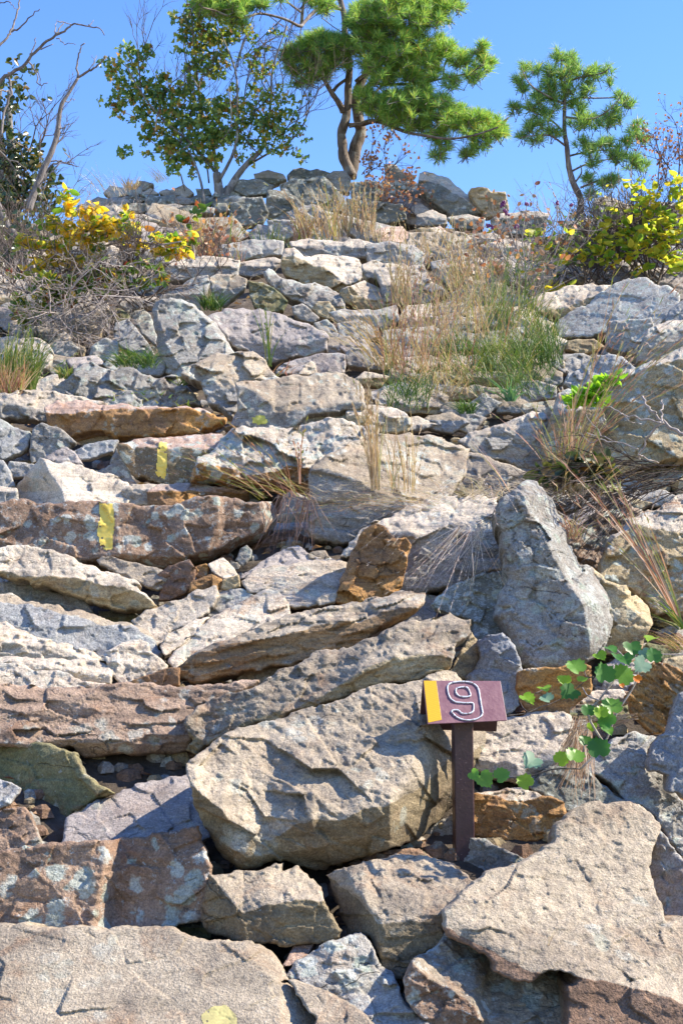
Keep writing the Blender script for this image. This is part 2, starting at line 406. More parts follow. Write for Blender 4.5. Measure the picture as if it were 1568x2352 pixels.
    # boundary edges -> closed back
    Eg = np.concatenate([F[:, [0, 1]], F[:, [1, 2]], F[:, [2, 3]], F[:, [3, 0]]])
    key = Eg[:, 0].astype(np.int64)*10**7+Eg[:, 1]; rkey = Eg[:, 1].astype(np.int64)*10**7+Eg[:, 0]
    be = Eg[~np.isin(key, rkey)]
    bv = np.unique(be); mp = {int(x): i for i, x in enumerate(bv)}
    nF = len(U); mu, mv_ = U.mean(), V.mean(); Ym = Yv[bv]
    th = (thick if thick else min(max(size*.45, 30), 230))*D/FPX
    rings = []
    for fr, shr in ((.25, .0), (.65, .06), (1.0, .30)):
        uu = U[bv]+(mu-U[bv])*shr; vv = V[bv]+(mv_-V[bv])*shr
        yy = Ym+(Ym.mean()-Ym)*shr+th*fr
        # extrude straight back in the world, not along the view ray
        q0 = proj(uu, vv, Ym+(Ym.mean()-Ym)*shr); q0[:, 1] = yy; q0[:, 2] -= th*fr*.12
        rings.append(q0)
    cen = rings[-1].mean(0)[None]
    verts = np.concatenate([Pf]+rings+[cen]); nb = len(bv)
    faces = [list(map(int, x)) for x in F]
    ea = np.array([mp[int(x)] for x in be[:, 0]]); eb = np.array([mp[int(x)] for x in be[:, 1]])
    prevA = be[:, 0]; prevB = be[:, 1]
    for r in range(3):
        nA = nF+r*nb+ea; nB = nF+r*nb+eb
        faces += [[int(y), int(x), int(z), int(w)] for x, y, z, w in zip(prevA, prevB, nA, nB)]
        prevA, prevB = nA, nB
    ci = len(verts)-1
    faces += [[int(y), int(x), ci] for x, y in zip(prevA, prevB)]
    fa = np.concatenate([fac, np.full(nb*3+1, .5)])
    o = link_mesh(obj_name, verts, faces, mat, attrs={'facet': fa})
    tag(o, label, cat, group)
    if not group and len(label.split()) <= 11 and u1-u0 > 40: NAMED.append((cu, .5*(v0+v1), (u1-u0)/2, (v1-v0)/2, label))
    if name: ROCKS[name] = dict(o=o, D=D, U=U, V=V, dep=dep)
    return o
def on_rock(name, u, v):
    r = ROCKS[name]; i = np.argmin((r['U']-u)**2+(r['V']-v)**2)
    return r['D']*(1+r['dep'][i]/FPX)
def paint(rock, pts, mat):
    """thin irregular skin of paint following the rock's own relief, a part of the rock"""
    r = ROCKS[rock]; poly = P(pts)
    us = [a[0] for a in poly]; vs = [a[1] for a in poly]; step = 2.2
    GU, GV = np.meshgrid(np.arange(min(us)-6, max(us)+6, step), np.arange(min(vs)-6, max(vs)+6, step))
    S = seg_sdf(poly, GU+fbm(GU/14, GV/14, 3, 3)*2.5, GV+fbm(GU/14, GV/14, 9, 3)*2.5)+fbm(GU/6, GV/6, 5, 3)*1.5
    S = S+np.where(fbm(GU/5, GV/5, 12, 3) > .5, 9, 0)
    ins = S < 0
    cell = ins[:-1, :-1] & ins[1:, :-1] & ins[:-1, 1:] & ins[1:, 1:]
    used = np.zeros(S.shape, bool)
    used[:-1, :-1] |= cell; used[1:, :-1] |= cell; used[:-1, 1:] |= cell; used[1:, 1:] |= cell
    idx = -np.ones(S.shape, int); idx[used] = np.arange(used.sum())
    U = GU[used]; V = GV[used]
    m = (r['U'] > min(us)-20) & (r['U'] < max(us)+20) & (r['V'] > min(vs)-20) & (r['V'] < max(vs)+20)
    RU, RV, RD = r['U'][m], r['V'][m], r['dep'][m]
    dep = np.empty(len(U))
    for i in range(len(U)):
        w = (RU-U[i])**2+(RV-V[i])**2; k = np.argpartition(w, 4)[:4]; ww = 1/(w[k]+.05); dep[i] = (RD[k]*ww).sum()/ww.sum()
    Pf = proj(U, V, r['D']*(1+(dep-1.6)/FPX))
    a = idx[:-1, :-1][cell]; b = idx[:-1, 1:][cell]; c = idx[1:, 1:][cell]; d = idx[1:, :-1][cell]
    o = link_mesh('paint_blaze', Pf, np.stack([a, d, c, b], 1), mat, parent=r['o'])
    return o
# ------------------------------------------------------------------ the slope (ground sheet)
def build_ground():
    xs = np.concatenate([[-400, -120, -50, -25, -14], np.arange(-9, 9.01, .25), [14, 25, 50, 120, 400]])
    ys = np.concatenate([[-40, -10, 0, 1.2], np.arange(1.9, 12.6, .12), [12.9, 13.3, 13.8, 14.5, 16, 20, 35, 80, 200, 900]])
    X, Y = np.meshgrid(xs, ys)
    zc = np.array([gz(y) if 2.25 < y < 10.9 else 0 for y in ys])
    z0 = gz(2.3); z1 = gz(10.8)
    zc = np.where(ys <= 2.25, z0-.02, zc)
    zc = np.where(ys >= 10.9, np.where(ys < 12.3, z1+(ys-10.9)*.34, z1+.47-(ys-12.3)*.45), zc)
    zc = np.maximum(zc, -14)
    Z = np.repeat(zc[:, None], len(xs), 1)-.13
    Z = Z+fbm(X*1.3+5, Y*1.3, 91, 4)*.12
    Z = np.where((Y > 8), Z-.10*np.clip(np.abs(X)-6, 0, 40), Z)
    nx = len(xs); F = []
    for i in range(len(ys)-1):
        for j in range(nx-1): F.append([i*nx+j, i*nx+j+1, (i+1)*nx+j+1, (i+1)*nx+j])
    m, nt, nd, lk = new_mat('soil')
    out = N(nt, 'ShaderNodeOutputMaterial'); bs = N(nt, 'ShaderNodeBsdfPrincipled'); lk.new(bs.outputs[0], out.inputs[0])
    tc = N(nt, 'ShaderNodeTexCoord'); nz = N(nt, 'ShaderNodeTexNoise'); nz.inputs['Scale'].default_value = 9; nz.inputs['Detail'].default_value = 12; nz.inputs['Roughness'].default_value = .75
    lk.new(tc.outputs['Object'], nz.inputs['Vector'])
    c = ramp(nt, nz.outputs['Fac'], [(.35, (.06, .045, .032)), (.55, (.13, .10, .075)), (.7, (.24, .20, .155))])
    lk.new(c, bs.inputs['Base Color']); bs.inputs['Roughness'].default_value = .95
    bp = N(nt, 'ShaderNodeBump'); bp.inputs['Distance'].default_value = .05; lk.new(nz.outputs['Fac'], bp.inputs['Height']); lk.new(bp.outputs[0], bs.inputs['Normal'])
    o = link_mesh('hillside_ground', np.stack([X.ravel(), Y.ravel(), Z.ravel()], 1), F, m, origin=(0, 0, 0))
    o['kind'] = 'structure'
build_ground()

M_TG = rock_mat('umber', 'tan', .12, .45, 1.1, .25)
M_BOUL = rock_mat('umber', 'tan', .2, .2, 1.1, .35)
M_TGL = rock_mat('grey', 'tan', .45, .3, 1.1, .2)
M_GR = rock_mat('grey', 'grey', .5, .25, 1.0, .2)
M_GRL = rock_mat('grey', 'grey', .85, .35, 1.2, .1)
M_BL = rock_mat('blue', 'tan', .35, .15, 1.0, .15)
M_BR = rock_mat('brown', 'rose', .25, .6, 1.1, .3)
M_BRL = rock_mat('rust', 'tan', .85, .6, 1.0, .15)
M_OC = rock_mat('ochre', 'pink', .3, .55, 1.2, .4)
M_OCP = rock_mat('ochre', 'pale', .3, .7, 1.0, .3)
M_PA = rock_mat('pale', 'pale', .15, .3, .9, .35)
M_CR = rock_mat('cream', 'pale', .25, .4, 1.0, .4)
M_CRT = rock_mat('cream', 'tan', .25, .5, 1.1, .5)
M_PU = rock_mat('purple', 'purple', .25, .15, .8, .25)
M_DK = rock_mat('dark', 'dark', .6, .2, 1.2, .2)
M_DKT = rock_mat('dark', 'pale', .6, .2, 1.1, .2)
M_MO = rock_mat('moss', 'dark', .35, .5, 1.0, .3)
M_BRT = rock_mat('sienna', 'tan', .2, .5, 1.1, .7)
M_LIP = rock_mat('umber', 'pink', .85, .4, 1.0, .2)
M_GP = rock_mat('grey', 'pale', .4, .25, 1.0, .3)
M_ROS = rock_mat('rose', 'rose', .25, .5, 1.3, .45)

# ---- foreground
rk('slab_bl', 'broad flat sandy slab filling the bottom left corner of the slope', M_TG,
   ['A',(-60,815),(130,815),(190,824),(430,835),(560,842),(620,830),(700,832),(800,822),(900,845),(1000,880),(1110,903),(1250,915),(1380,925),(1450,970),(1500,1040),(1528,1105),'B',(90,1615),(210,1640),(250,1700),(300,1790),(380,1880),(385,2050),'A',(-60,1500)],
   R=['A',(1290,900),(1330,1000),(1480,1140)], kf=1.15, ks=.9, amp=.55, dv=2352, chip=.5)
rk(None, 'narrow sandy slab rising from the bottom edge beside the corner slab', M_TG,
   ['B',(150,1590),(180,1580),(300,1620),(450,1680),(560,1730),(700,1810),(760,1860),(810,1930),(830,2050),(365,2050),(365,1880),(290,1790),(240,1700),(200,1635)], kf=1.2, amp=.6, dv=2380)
rk('slab_br', 'huge sloping grey slab with sparkling grain at the bottom right', rock_mat('brown','tan',.15,.25,1.2,.2),
   ['C',(160,830),(340,655),(440,590),(640,525),(700,480),(820,405),(812,370),(850,300),(900,240),(960,205),(1060,180),(1130,200),(1200,188),(1300,200),(1400,265),(1440,340),(1400,450),(1365,560),(1390,680),(1450,770),(1480,890),(1640,850),(1640,1600),(900,1600),(880,1300),(950,1215),(900,1180),(780,1180),(650,1245),(560,1240),(470,1180),(420,1100),(340,1045),(200,975),(165,930)],
   T=['C',(100,900),(200,930),(330,1000),(440,1050),(560,1120),(700,1190),(950,1200),(1300,1280),(1750,1420)], kf=.5, kt=1.25, kx=-.05, amp=.6, dv=2330, chip=.8,
   extra=[('S',['C',(290,700),(430,760),(520,850),(560,930),(680,975),(770,950),(880,1010),(1040,1040)],14),('S',['C',(810,390),(900,430),(1000,480),(1080,470)],6),('S',['C',(1140,540),(1200,575),(1290,560),(1370,600)],8),('S',['C',(1200,450),(1290,500),(1400,520)],6)])
rk('lich_br', 'lichen crusted block under the lip of the big right slab', M_BRL,
   ['B',(1100,1440),(1200,1390),(1310,1310),'C',(170,950),(300,1020),(450,1080),(700,1140),(1000,1190),(1150,1600),'B',(1240,2050),(1210,1930),(1090,1800),(1050,1700),(1040,1560)],
   T=['B',(1040,1440),(1100,1450),(1220,1570),(1400,1660),(1568,1780),(1640,1990),(1700,2100)], kf=.15, kt=1.5, amp=1.1, dv=2350, off=60)
rk(None, 'shaded grey rock tucked behind the right shoulder of the big slab', M_GR,
   ['C',(1380,470),(1420,330),(1480,400),(1510,470),(1568,520),(1680,560),(1680,940),(1480,940),(1300,760)], kf=.7, kx=-.9, dv=2130, off=60)
rk(None, 'rusty orange and grey block with a flat lit top right of the post', M_OCP,
   ['C',(335,130),(400,120),(590,100),(640,108),(760,140),(840,170),(875,190),(880,240),(860,310),(830,370),(812,400),(700,410),(580,435),(530,442),(480,430),(330,370),(310,250)],
   T=['C',(330,130),(430,145),(600,190),(690,175),(760,140),(890,175)], kf=.15, kt=2.2, dv=1950, off=150)
rk(None, 'rounded shaded stone wedged low beside the foot of the post', M_GR,
   ['C',(300,380),(400,400),(480,440),(600,500),(680,540),(420,660),(320,680),(220,600),(240,440)], kf=.3, kx=-.5, dv=2020, off=140)
rk(None, 'dim angular stone in the dark gap between the massive boulder and the post', M_GR, ['E',(1230,1400),(1300,1340),(1380,1290),(1450,1250),(1500,1330),(1490,1460),(1400,1500),(1250,1490)], kf=.3, kx=-.2, dv=1960, off=190)
rk(None, 'dark flat stone under the right tip of the massive boulder', M_BR, ['E',(900,1520),(1000,1470),(1120,1440),(1280,1430),(1340,1480),(1330,1530),(1100,1560)], kf=.5, dv=2000, off=110)
rk('block_c', 'flat topped angular block standing in front of the post', M_TG,
   ['B',(445,780),(520,750),(700,705),(850,665),(950,640),(1080,635),(1200,645),(1300,655),(1380,690),(1470,760),(1560,835),(1520,930),(1430,1000),(1360,1060),(1345,1200),(1360,1250),(1320,1330),(1200,1390),(1100,1440),(1060,1530),(1030,1590),(980,1580),(930,1530),(870,1500),(860,1420),(830,1330),(780,1250),(620,1240),(560,1120),(500,950),(470,870)],
   T=['B',(445,790),(600,900),(700,980),(790,1090),(840,1160),(1000,1150),(1200,1130),(1310,1080),(1560,1010)], L=['B',(835,1100),(875,1500)], kf=.15, kt=1.75, ks=1.5, dv=2200, amp=.55, chip=.6)
rk('block_l', 'chunky grey block with a chipped front corner left of centre at the bottom', M_TG,
   ['A',(1115,545),(1350,530),(1500,480),'B',(90,770),(180,745),(240,728),(300,780),(350,850),(400,890),(430,950),(450,1010),(480,1080),(530,1140),(570,1200),(560,1260),(480,1290),(350,1315),(150,1325),'A',(1480,925),(1300,912),(1230,900),(1110,870),(1080,830),(1065,780),(1070,700),(1085,640)],
   T=['A',(1060,530),(1115,550),(1190,660),(1290,765),(1390,715),(1410,710),(1568,690),'B',(90,1000),(300,985),(440,1000)], L=['A',(1250,600),(1300,900)], kf=.12, kt=1.9, ks=.9, dv=2180, amp=.6)
rk(None, 'low knobbly lichen speckled rock between the bottom slabs', M_GRL,
   ['B',(130,1570),(200,1470),(300,1400),(400,1330),(470,1300),(550,1280),(620,1240),(700,1240),(770,1290),(830,1380),(860,1480),(940,1530),(1000,1640),(1050,1750),(1110,1820),(1230,1930),(1280,2050),(760,2050),(700,1850),(500,1720),(300,1640)], kf=1.0, amp=1.5, dv=2300, off=20)
rk(None, 'small rusty chip lit by sun in the gap above the lichen rock', M_OC,
   ['B',(110,1485),(170,1400),(210,1320),(360,1310),(310,1395),(210,1470)], kf=1.3, dv=2260, off=40)
rk('rusty', 'long squared block with a rusty pitted face along the left bottom', rock_mat('rust','tan',.65,.6,1.2,.15),
   ['A',(-60,425),(30,420),(130,405),(180,410),(210,388),(320,383),(500,372),(750,345),(900,320),(1050,290),(1060,340),(1080,420),(1120,520),(1100,640),(1080,800),(950,815),(830,850),(700,860),(560,865),(430,860),(-60,840)],
   R=['A',(555,350),(560,460),(490,800)], kf=.3, kx=.05, ks=1.6, extra=[('R',['A',(640,350),(630,500),(590,860)],-1.9)], dv=2115, amp=.7)
rk(None, 'purple grey slab half in shadow lying behind the rusty block', M_PU,
   ['A',(320,400),(345,300),(360,240),(430,210),(480,175),(560,145),(620,115),(700,85),(820,45),(900,28),(1010,18),(1040,120),(1060,200),(1090,260),(1120,350),(1060,380),(900,380),(700,390),(500,400)], kf=1.5, kx=0, dv=1950, amp=.6)
rk(None, 'tall mossy brown rock deep in shade under the thick brown ledge', M_MO,
   ['D',(-60,950),(250,950),(400,1000),(440,1100),(500,1170),(600,1205),'A',(600,110),(480,180),(370,240),(350,330),(340,400),(190,400),(160,220),(100,200),(-60,180)], kf=.35, kx=-.5, dv=1930, off=150, amp=.7)
rk(None, 'purplish lump at the left edge above the rusty block', M_ROS,
   ['A',(-60,230),(60,200),(130,195),(165,230),(185,300),(215,385),(190,440),(-60,450)], kf=.6, dv=1960, off=40)
rk(None, 'small bluish rock at the left edge below the brown ledge', M_BL,
   ['A',(-60,20),(0,45),(60,65),(108,90),(90,130),(50,190),(-60,215)], kf=.7, dv=1870)
rk('ledge', 'thick reddish brown ledge running in from the left edge', M_ROS,
   ['D',(-60,640),(170,640),(220,660),(300,650),(420,655),(560,650),(660,632),(780,628),(850,640),(1000,643),(1150,635),(1300,625),(1375,625),(1340,665),(1200,700),(1080,770),(1030,810),(1010,860),(1020,920),(1010,990),(900,1010),(700,1010),(600,1000),(530,1030),(440,1020),(390,980),(250,990),(100,975),(-60,970)],
   B=['D',(-60,960),(110,955),(400,930),(540,935),(600,955),(720,935),(780,905),(1000,910)], kf=.75, kx=.12, dv=1700, amp=.9, off=-20, topflag=0, anis=2.0)
# ---- the boulder and its neighbours
rk('boulder', 'massive tan boulder with a creased sunlit top, largest in view, behind the sign', M_BOUL,
   ['E',(45,1020),(60,960),(100,930),(150,890),(210,860),(310,800),(350,790),(440,760),(520,755),(560,735),(600,715),(700,690),(800,665),(880,645),(920,610),(1000,575),(1060,560),(1130,555),(1200,560),(1290,530),(1350,505),(1430,490),(1490,520),(1530,570),(1640,640),'F',(480,870),(485,900),(470,950),(440,1000),(400,1050),(415,1090),(400,1140),'E',(1435,1230),(1380,1290),(1300,1350),(1230,1400),(1100,1440),(1000,1480),(850,1510),(750,1540),(690,1545),(600,1510),(500,1500),(430,1540),(330,1545),(240,1480),(180,1360),(120,1270),(75,1180),(60,1080)],
   T=['E',(40,1100),(95,1110),(150,1160),(240,1240),(290,1310),(340,1335),(400,1370),(480,1395),(540,1370),(610,1310),(720,1280),(860,1290),(970,1235),(1100,1210),(1250,1130),(1350,1060),(1440,960),'F',(400,960),(500,900)],
   L=['E',(200,1100),(330,1560)], kf=-.2, kt=1.45, kx=.12, ks=.7, tlo=.05, dv=1990, off=-55, amp=.8, chip=1.0, anis=1.5, ang=.5,
   extra=[('R',['U',(895,1400),(895,2100)],2.3),('B',['E',(100,1290),(350,1480),(700,1440),(1000,1370),(1440,1150)],.9),('S',['E',(330,930),(400,1010),(470,1070),(560,1160),(640,1190),(740,1255)],16),('S',['E',(180,1000),(260,1080),(330,1100)],9),('S',['E',(210,1050),(330,1080),(420,1200)],8),('S',['E',(590,1080),(680,1150),(760,1230)],7),('S',['E',(760,1270),(900,1240),(985,1190)],8),('V',['E',(1140,960),(1170,1060),(1110,1190)],4),('S',['E',(900,690),(1000,760),(1080,740)],5)])
rk('dslab', 'long pitted slab lying diagonally across the top of the massive boulder', M_CRT,
   ['E',(40,740),(60,720),(110,680),(160,650),(240,620),(310,595),(385,590),(430,560),(480,520),(560,485),(620,460),(680,425),(740,385),(800,380),(860,380),(930,350),(980,320),(1050,300),(1110,270),(1160,250),(1230,225),(1330,225),(1400,200),(1430,185),(1470,215),(1560,218),(1555,250),(1540,300),(1480,360),(1450,430),(1440,470),(1400,500),(1350,510),(1290,540),(1200,555),(1100,565),(1010,585),(920,615),(850,650),(760,680),(680,705),(590,725),(530,765),(430,770),(330,800),(210,870),(150,895),(95,935),(40,910),(85,850),(40,790)],
   T=['E',(30,800),(150,880),(400,745),(600,700),(750,640),(880,550),(1000,470),(1150,420),(1300,410),(1460,425)], kf=-.1, kt=1.3, kx=.05, dv=1690, off=-25, amp=1.1, anis=2.0, ang=-.35)
rk('lslab', 'long layered brown slab sloping down to the left above the pitted one', M_BRT,
   ['E',(-10,520),(0,480),(60,400),(150,370),(300,310),(480,230),(600,190),(700,165),(850,140),(1000,110),(1100,90),(1180,70),(1310,80),(1310,130),(1260,170),(1190,200),(1100,240),(1060,270),(1010,320),(930,370),(860,400),(740,410),(680,445),(600,465),(480,470),(350,500),(200,530),(100,555),(10,545)],
   T=['E',(0,450),(80,405),(250,350),(480,320),(560,300),(740,255),(880,230),(960,240),(1060,190),(1200,160)], kf=.05, kt=1.7, dv=1560, amp=.7, anis=3, ang=-.2)
rk(None, 'pale rock with an orange crusted left edge above the brown slab', M_OCP,
   ['E',(0,360),(60,300),(150,220),(300,150),(400,90),(470,60),(530,70),(570,90),(590,140),(600,200),(480,250),(300,330),(150,390),(60,420),(0,500),(-50,450)], kf=1.4, kx=.1, dv=1500, off=40)
rk(None, 'small bluish white stone under the middle of the brown slab', M_BL,
   ['E',(315,545),(330,500),(380,460),(430,435),(500,440),(590,475),(560,520),(470,570),(400,570)], kf=.8, kx=-.2, dv=1565, off=50)
rk(None, 'thin white wedge leaning between two grey stones left of the brown slab', M_PA,
   ['D',(840,440),(890,370),(1000,320),(1110,280),(1020,390),(930,450),(870,490)], kf=1.4, kx=.3, dv=1480, off=20)
rk(None, 'greenish grey rock with a sunlit top between ledges on the left', M_GP,
   ['D',(690,310),(760,260),(850,225),(980,180),(1050,140),(1140,132),(1160,170),(1130,230),(1080,280),(1000,330),(920,370),(860,430),(830,450),(780,390),(710,350)], kf=1.2, dv=1450, off=40)
rk(None, 'grey green stone squeezed behind the orange edged rock', M_GR,
   ['D',(1080,290),(1120,210),(1150,160),(1220,130),(1290,135),(1345,170),(1280,230),(1180,290)], kf=1.0, kx=-.2, dv=1400, off=60)
rk('ledge2', 'long pale blue ledge slanting down from the left edge', M_BL,
   ['D',(-60,150),(30,160),(80,165),(150,205),(250,215),(350,240),(420,255),(560,295),(600,310),(680,305),(760,340),(800,380),(830,420),(845,465),(870,490),(850,530),(780,520),(700,500),(620,510),(560,520),(500,520),(380,440),(250,430),(150,400),(60,350),(-60,320)],
   T=['D',(-60,200),(100,215),(300,255),(420,290),(560,330),(700,330),(850,430)], kf=.75, kt=2.2, kx=.1, dv=1490, off=30, chip=.4)
rk(None, 'blocky cracked tan rock at the end of the pale blue ledge', M_CR,
   ['D',(535,490),(600,450),(650,420),(740,400),(780,420),(800,470),(850,510),(885,545),(870,580),(800,600),(720,640),(640,650),(590,590),(560,520)], kf=.8, kx=.1, amp=1.4, dv=1545)
rk(None, 'upper layer of three pale stacked slabs at the left edge', M_PA,
   ['D',(-60,305),(30,305),(90,345),(200,385),(300,410),(370,415),(440,440),(500,470),(535,500),(510,530),(400,525),(250,520),(100,510),(-60,505)],
   T=['D',(-60,405),(100,420),(250,440),(330,450),(430,510),(600,560)], kf=.15, kt=1.8, kx=.1, dv=1500, off=10, anis=2, chip=.4)
rk(None, 'middle layer of three pale stacked slabs at the left edge', M_PA,
   ['D',(-60,485),(100,492),(250,502),(400,507),(510,513),(560,540),(597,575),(590,640),(480,645),(420,640),(380,620),(300,610),(150,600),(100,580),(-60,560)],
   T=['D',(-60,520),(140,530),(300,550),(450,575),(600,592)], kf=.1, kt=2.2, dv=1555, off=-15, anis=2, chip=.4)
rk(None, 'rounded lowest layer of three pale stacked slabs at the left edge', M_CR,
   ['D',(-60,530),(100,530),(180,562),(260,568),(340,575),(400,600),(440,625),(560,632),(620,670),(420,690),(220,700),(-60,680)], kf=.9, dv=1580, off=-30)
rk(None, 'low orange brown stone resting on the thick brown ledge', M_OC,
   ['D',(700,620),(800,590),(880,560),(950,552),(950,650),(780,665),(660,660)], kf=.4, kx=-.3, dv=1570, off=5)
rk('curve', 'long curved slab with a shaded cream underside on the left', M_CR,
   ['H',(-60,935),(0,935),(80,925),(200,935),(260,945),(330,975),(420,1010),(500,1030),(540,1055),(640,1080),(760,1130),'D',(700,110),(760,145),(810,190),(838,220),(800,240),(740,260),(600,240),(480,210),(400,180),(250,130),(100,90),(-60,55)],
   T=['D',(-60,35),(120,70),(300,70),(450,90),(600,130),(700,140),(838,220)], kf=-.25, kt=1.0, dv=1390, off=-10, amp=.8, chip=.4)
rk(None, 'blue and brown stone in the shadow beneath the curved slab', M_GR,
   ['D',(0,100),(100,90),(200,120),(300,150),(400,175),(460,215),(495,265),(400,290),(250,250),(150,230),(20,180)], kf=.6, dv=1400, off=40)
rk('blaze1', 'long lichen spotted block carrying the wide yellow paint mark', M_BRL,
   ['H',(-60,690),(0,690),(60,680),(120,680),(180,700),(225,715),(300,700),(400,685),(520,685),(600,690),(680,700),(740,725),(850,715),(950,700),(1050,670),(1120,660),(1180,665),(1240,680),(1300,700),(1380,690),(1430,690),(1465,730),(1455,790),(1400,855),(1300,900),(1200,945),(1100,985),(950,1020),(850,1050),(750,1035),(650,1010),(500,1010),(400,1020),(300,990),(230,970),(-60,960)],
   R=['H',(1375,690),(1398,860)], B=['H',(-60,1100),(450,1010),(650,970),(800,985),(960,985),(1150,940),(1300,880),(1500,760)], kf=.3, ks=2.4, dv=1290, amp=.8,
   extra=[('R',['H',(1148,650),(1160,800),(1100,950)],1.6),('R',['H',(1178,650),(1195,850),(1130,950)],-1.5)])
rk(None, 'slim blue grey stone poking out under the painted block', M_BL,
   ['H',(510,1010),(540,980),(600,990),(680,1010),(780,1030),(860,1050),(895,1105),(870,1150),(830,1165),(700,1110),(600,1070),(530,1040)], kf=.8, dv=1345, off=25)
rk(None, 'brown wedge in shade beneath the right half of the painted block', M_BR,
   ['H',(830,1080),(900,1030),(1000,1000),(1035,1040),(1030,1120),(990,1180),(900,1215),(830,1215),(850,1165)], kf=.3, kx=-.3, dv=1370, off=70)
rk(None, 'small tan cube touching the underside of the painted block', M_OCP, ['H',(1030,1040),(1090,1020),(1110,1040),(1095,1095),(1050,1105),(1028,1080)], kf=.3, dv=1325)
rk(None, 'pale pointed chip on top of the little rubble pile', M_PA, ['H',(1100,1025),(1180,988),(1210,1010),(1267,1085),(1200,1112),(1180,1105),(1120,1065)], kf=1.2, kx=.5, dv=1330, off=-15)
rk(None, 'ochre stone at the left of the little rubble pile', M_OC, ['H',(1005,1125),(1060,1095),(1120,1075),(1135,1130),(1110,1170),(1000,1175)], kf=.3, kx=.3, dv=1350)
rk(None, 'bright orange shard in the little rubble pile', M_OC, ['H',(1118,1078),(1175,1105),(1182,1135),(1150,1165),(1122,1160)], kf=.3, kx=1.0, dv=1350, off=-12)
rk(None, 'tan stone at the right foot of the little rubble pile', M_CR, ['H',(1178,1108),(1265,1080),(1272,1145),(1200,1165),(1165,1155)], kf=.2, dv=1350, off=-8)
rk('tri', 'pale wedge shaped rock with a pink shaded left face', M_PA,
   ['H',(90,640),(105,590),(150,530),(200,465),(215,458),(300,485),(430,495),(520,530),(600,560),(680,600),(718,640),(705,670),(670,710),(560,710),(400,710),(350,715),(230,730),(180,725),(95,690)],
   L=['H',(225,455),(260,540),(330,640),(345,720)], kf=1.2, kx=.3, ks=1.9, dv=1150, amp=.8)
rk(None, 'thin dark blue sliver lying under the rusty top slab', M_BL, ['H',(375,435),(450,395),(560,372),(625,370),(600,430),(480,470),(420,475)], kf=.5, dv=1060, off=30)
rk(None, 'purple and white speckled stone peeking over the pale wedge', M_PU, ['H',(230,465),(300,425),(350,402),(395,430),(445,500),(300,510)], kf=.8, dv=1070, off=25)
rk(None, 'dark lichened stone in shade left of the blue sliver', M_GRL, ['H',(160,410),(175,310),(220,275),(330,310),(410,370),(350,410),(310,450),(240,480),(170,480)], kf=.3, dv=1050, off=40)
rk(None, 'bluish rounded rock at the left edge above the pale wedge', M_BL, ['H',(-60,255),(20,262),(80,295),(160,320),(170,360),(140,420),(80,450),(20,475),(-60,460)], kf=.5, kx=.2, dv=1030)
rk(None, 'smooth grey stone cut by the left edge beside the pale wedge', M_BL, ['H',(-60,460),(20,478),(60,540),(80,615),(0,640),(-60,640)], kf=.5, kx=.1, dv=1110)
rk(None, 'flat shaded stone under the smooth grey one at the left edge', M_GP, ['H',(-60,615),(90,618),(100,690),(0,720),(-60,720)], T=['H',(-60,640),(100,640)], kf=.3, kt=2.2, dv=1140)
rk('otop', 'flat slab with a pink top and crumbling orange front edge', M_OC,
   ['H',(240,200),(300,170),(420,165),(560,170),(700,185),(850,195),(990,188),(1050,205),(1120,230),(1195,245),(1190,270),(1130,310),(1050,330),(900,345),(750,355),(600,350),(540,315),(480,320),(420,340),(380,355),(330,330),(270,300),(240,240)],
   T=['H',(240,225),(380,232),(440,215),(700,203),(990,195),(1190,248)], kf=.1, kt=2.6, dv=1000, amp=.9, anis=.6)
rk(None, 'grey capped slab entering at the left edge behind the pink topped one', M_GP,
   ['H',(-60,130),(0,125),(130,100),(200,100),(330,120),(450,140),(570,170),(560,210),(300,220),(255,270),(100,265),(-60,250)],
   T=['H',(-60,140),(100,190),(245,205),(560,205)], kf=.2, kt=1.6, dv=965, off=15, extra=[('R',['H',(128,100),(140,200)],.4)])
rk('blaze2', 'squared block with a pinkish top and the thin yellow paint stripe', M_LIP,
   ['H',(620,390),(700,370),(850,350),(1000,340),(1180,335),(1210,380),(1130,450),(1060,480),(1030,600),(900,605),(830,590),(700,560),(660,490),(615,425)],
   T=['H',(610,392),(700,398),(840,407),(960,408),(1110,418),(1200,400)], kf=.12, kt=2.6, dv=1100, amp=.5, chip=.6)
rk(None, 'dark lichened rock jammed left of the striped block', M_GRL, ['H',(585,490),(620,415),(660,470),(700,560),(730,610),(640,620),(560,590),(515,535),(610,490)], kf=.5, kx=-.4, dv=1110, off=40)
rk('lumpy', 'lumpy white lichened slab with an orange underside in the centre', rock_mat('ochre','pale',.9,.4,1.3,.1),
   ['H',(1005,600),(1010,520),(1050,460),(1110,440),(1180,345),(1230,295),(1270,285),'I',(230,360),(340,380),(420,375),(520,375),(640,350),(750,325),(850,325),(950,340),(1050,360),(1140,390),(1120,450),(1030,490),(960,520),(880,545),(800,600),(740,640),(700,700),(670,735),(560,745),(300,750),(100,740),(-60,735)],
   T=['I',(-120,640),(0,610),(150,655),(280,690),(420,670),(560,635),(690,640)], kf=-.25, kt=1.15, dv=1120, off=-20, amp=1.7, rw=7)
rk(None, 'thin white slab lying flat behind the painted block', M_PA, ['H',(640,640),(700,598),(830,600),(920,610),(930,700),(700,720)], T=['H',(640,620),(950,640)], kf=.2, kt=2.5, dv=1145, off=30)
rk(None, 'orange fronted slab with a thin lit top behind the painted block', M_OC,
   ['H',(775,640),(850,600),(1000,595),(1150,610),(1320,635),(1330,690),(1200,700),(1100,700),(930,720),(790,735)], T=['H',(775,640),(930,635),(1320,650)], kf=.2, kt=3, dv=1150, off=10, extra=[('R',['H',(930,600),(940,730)],.7)])
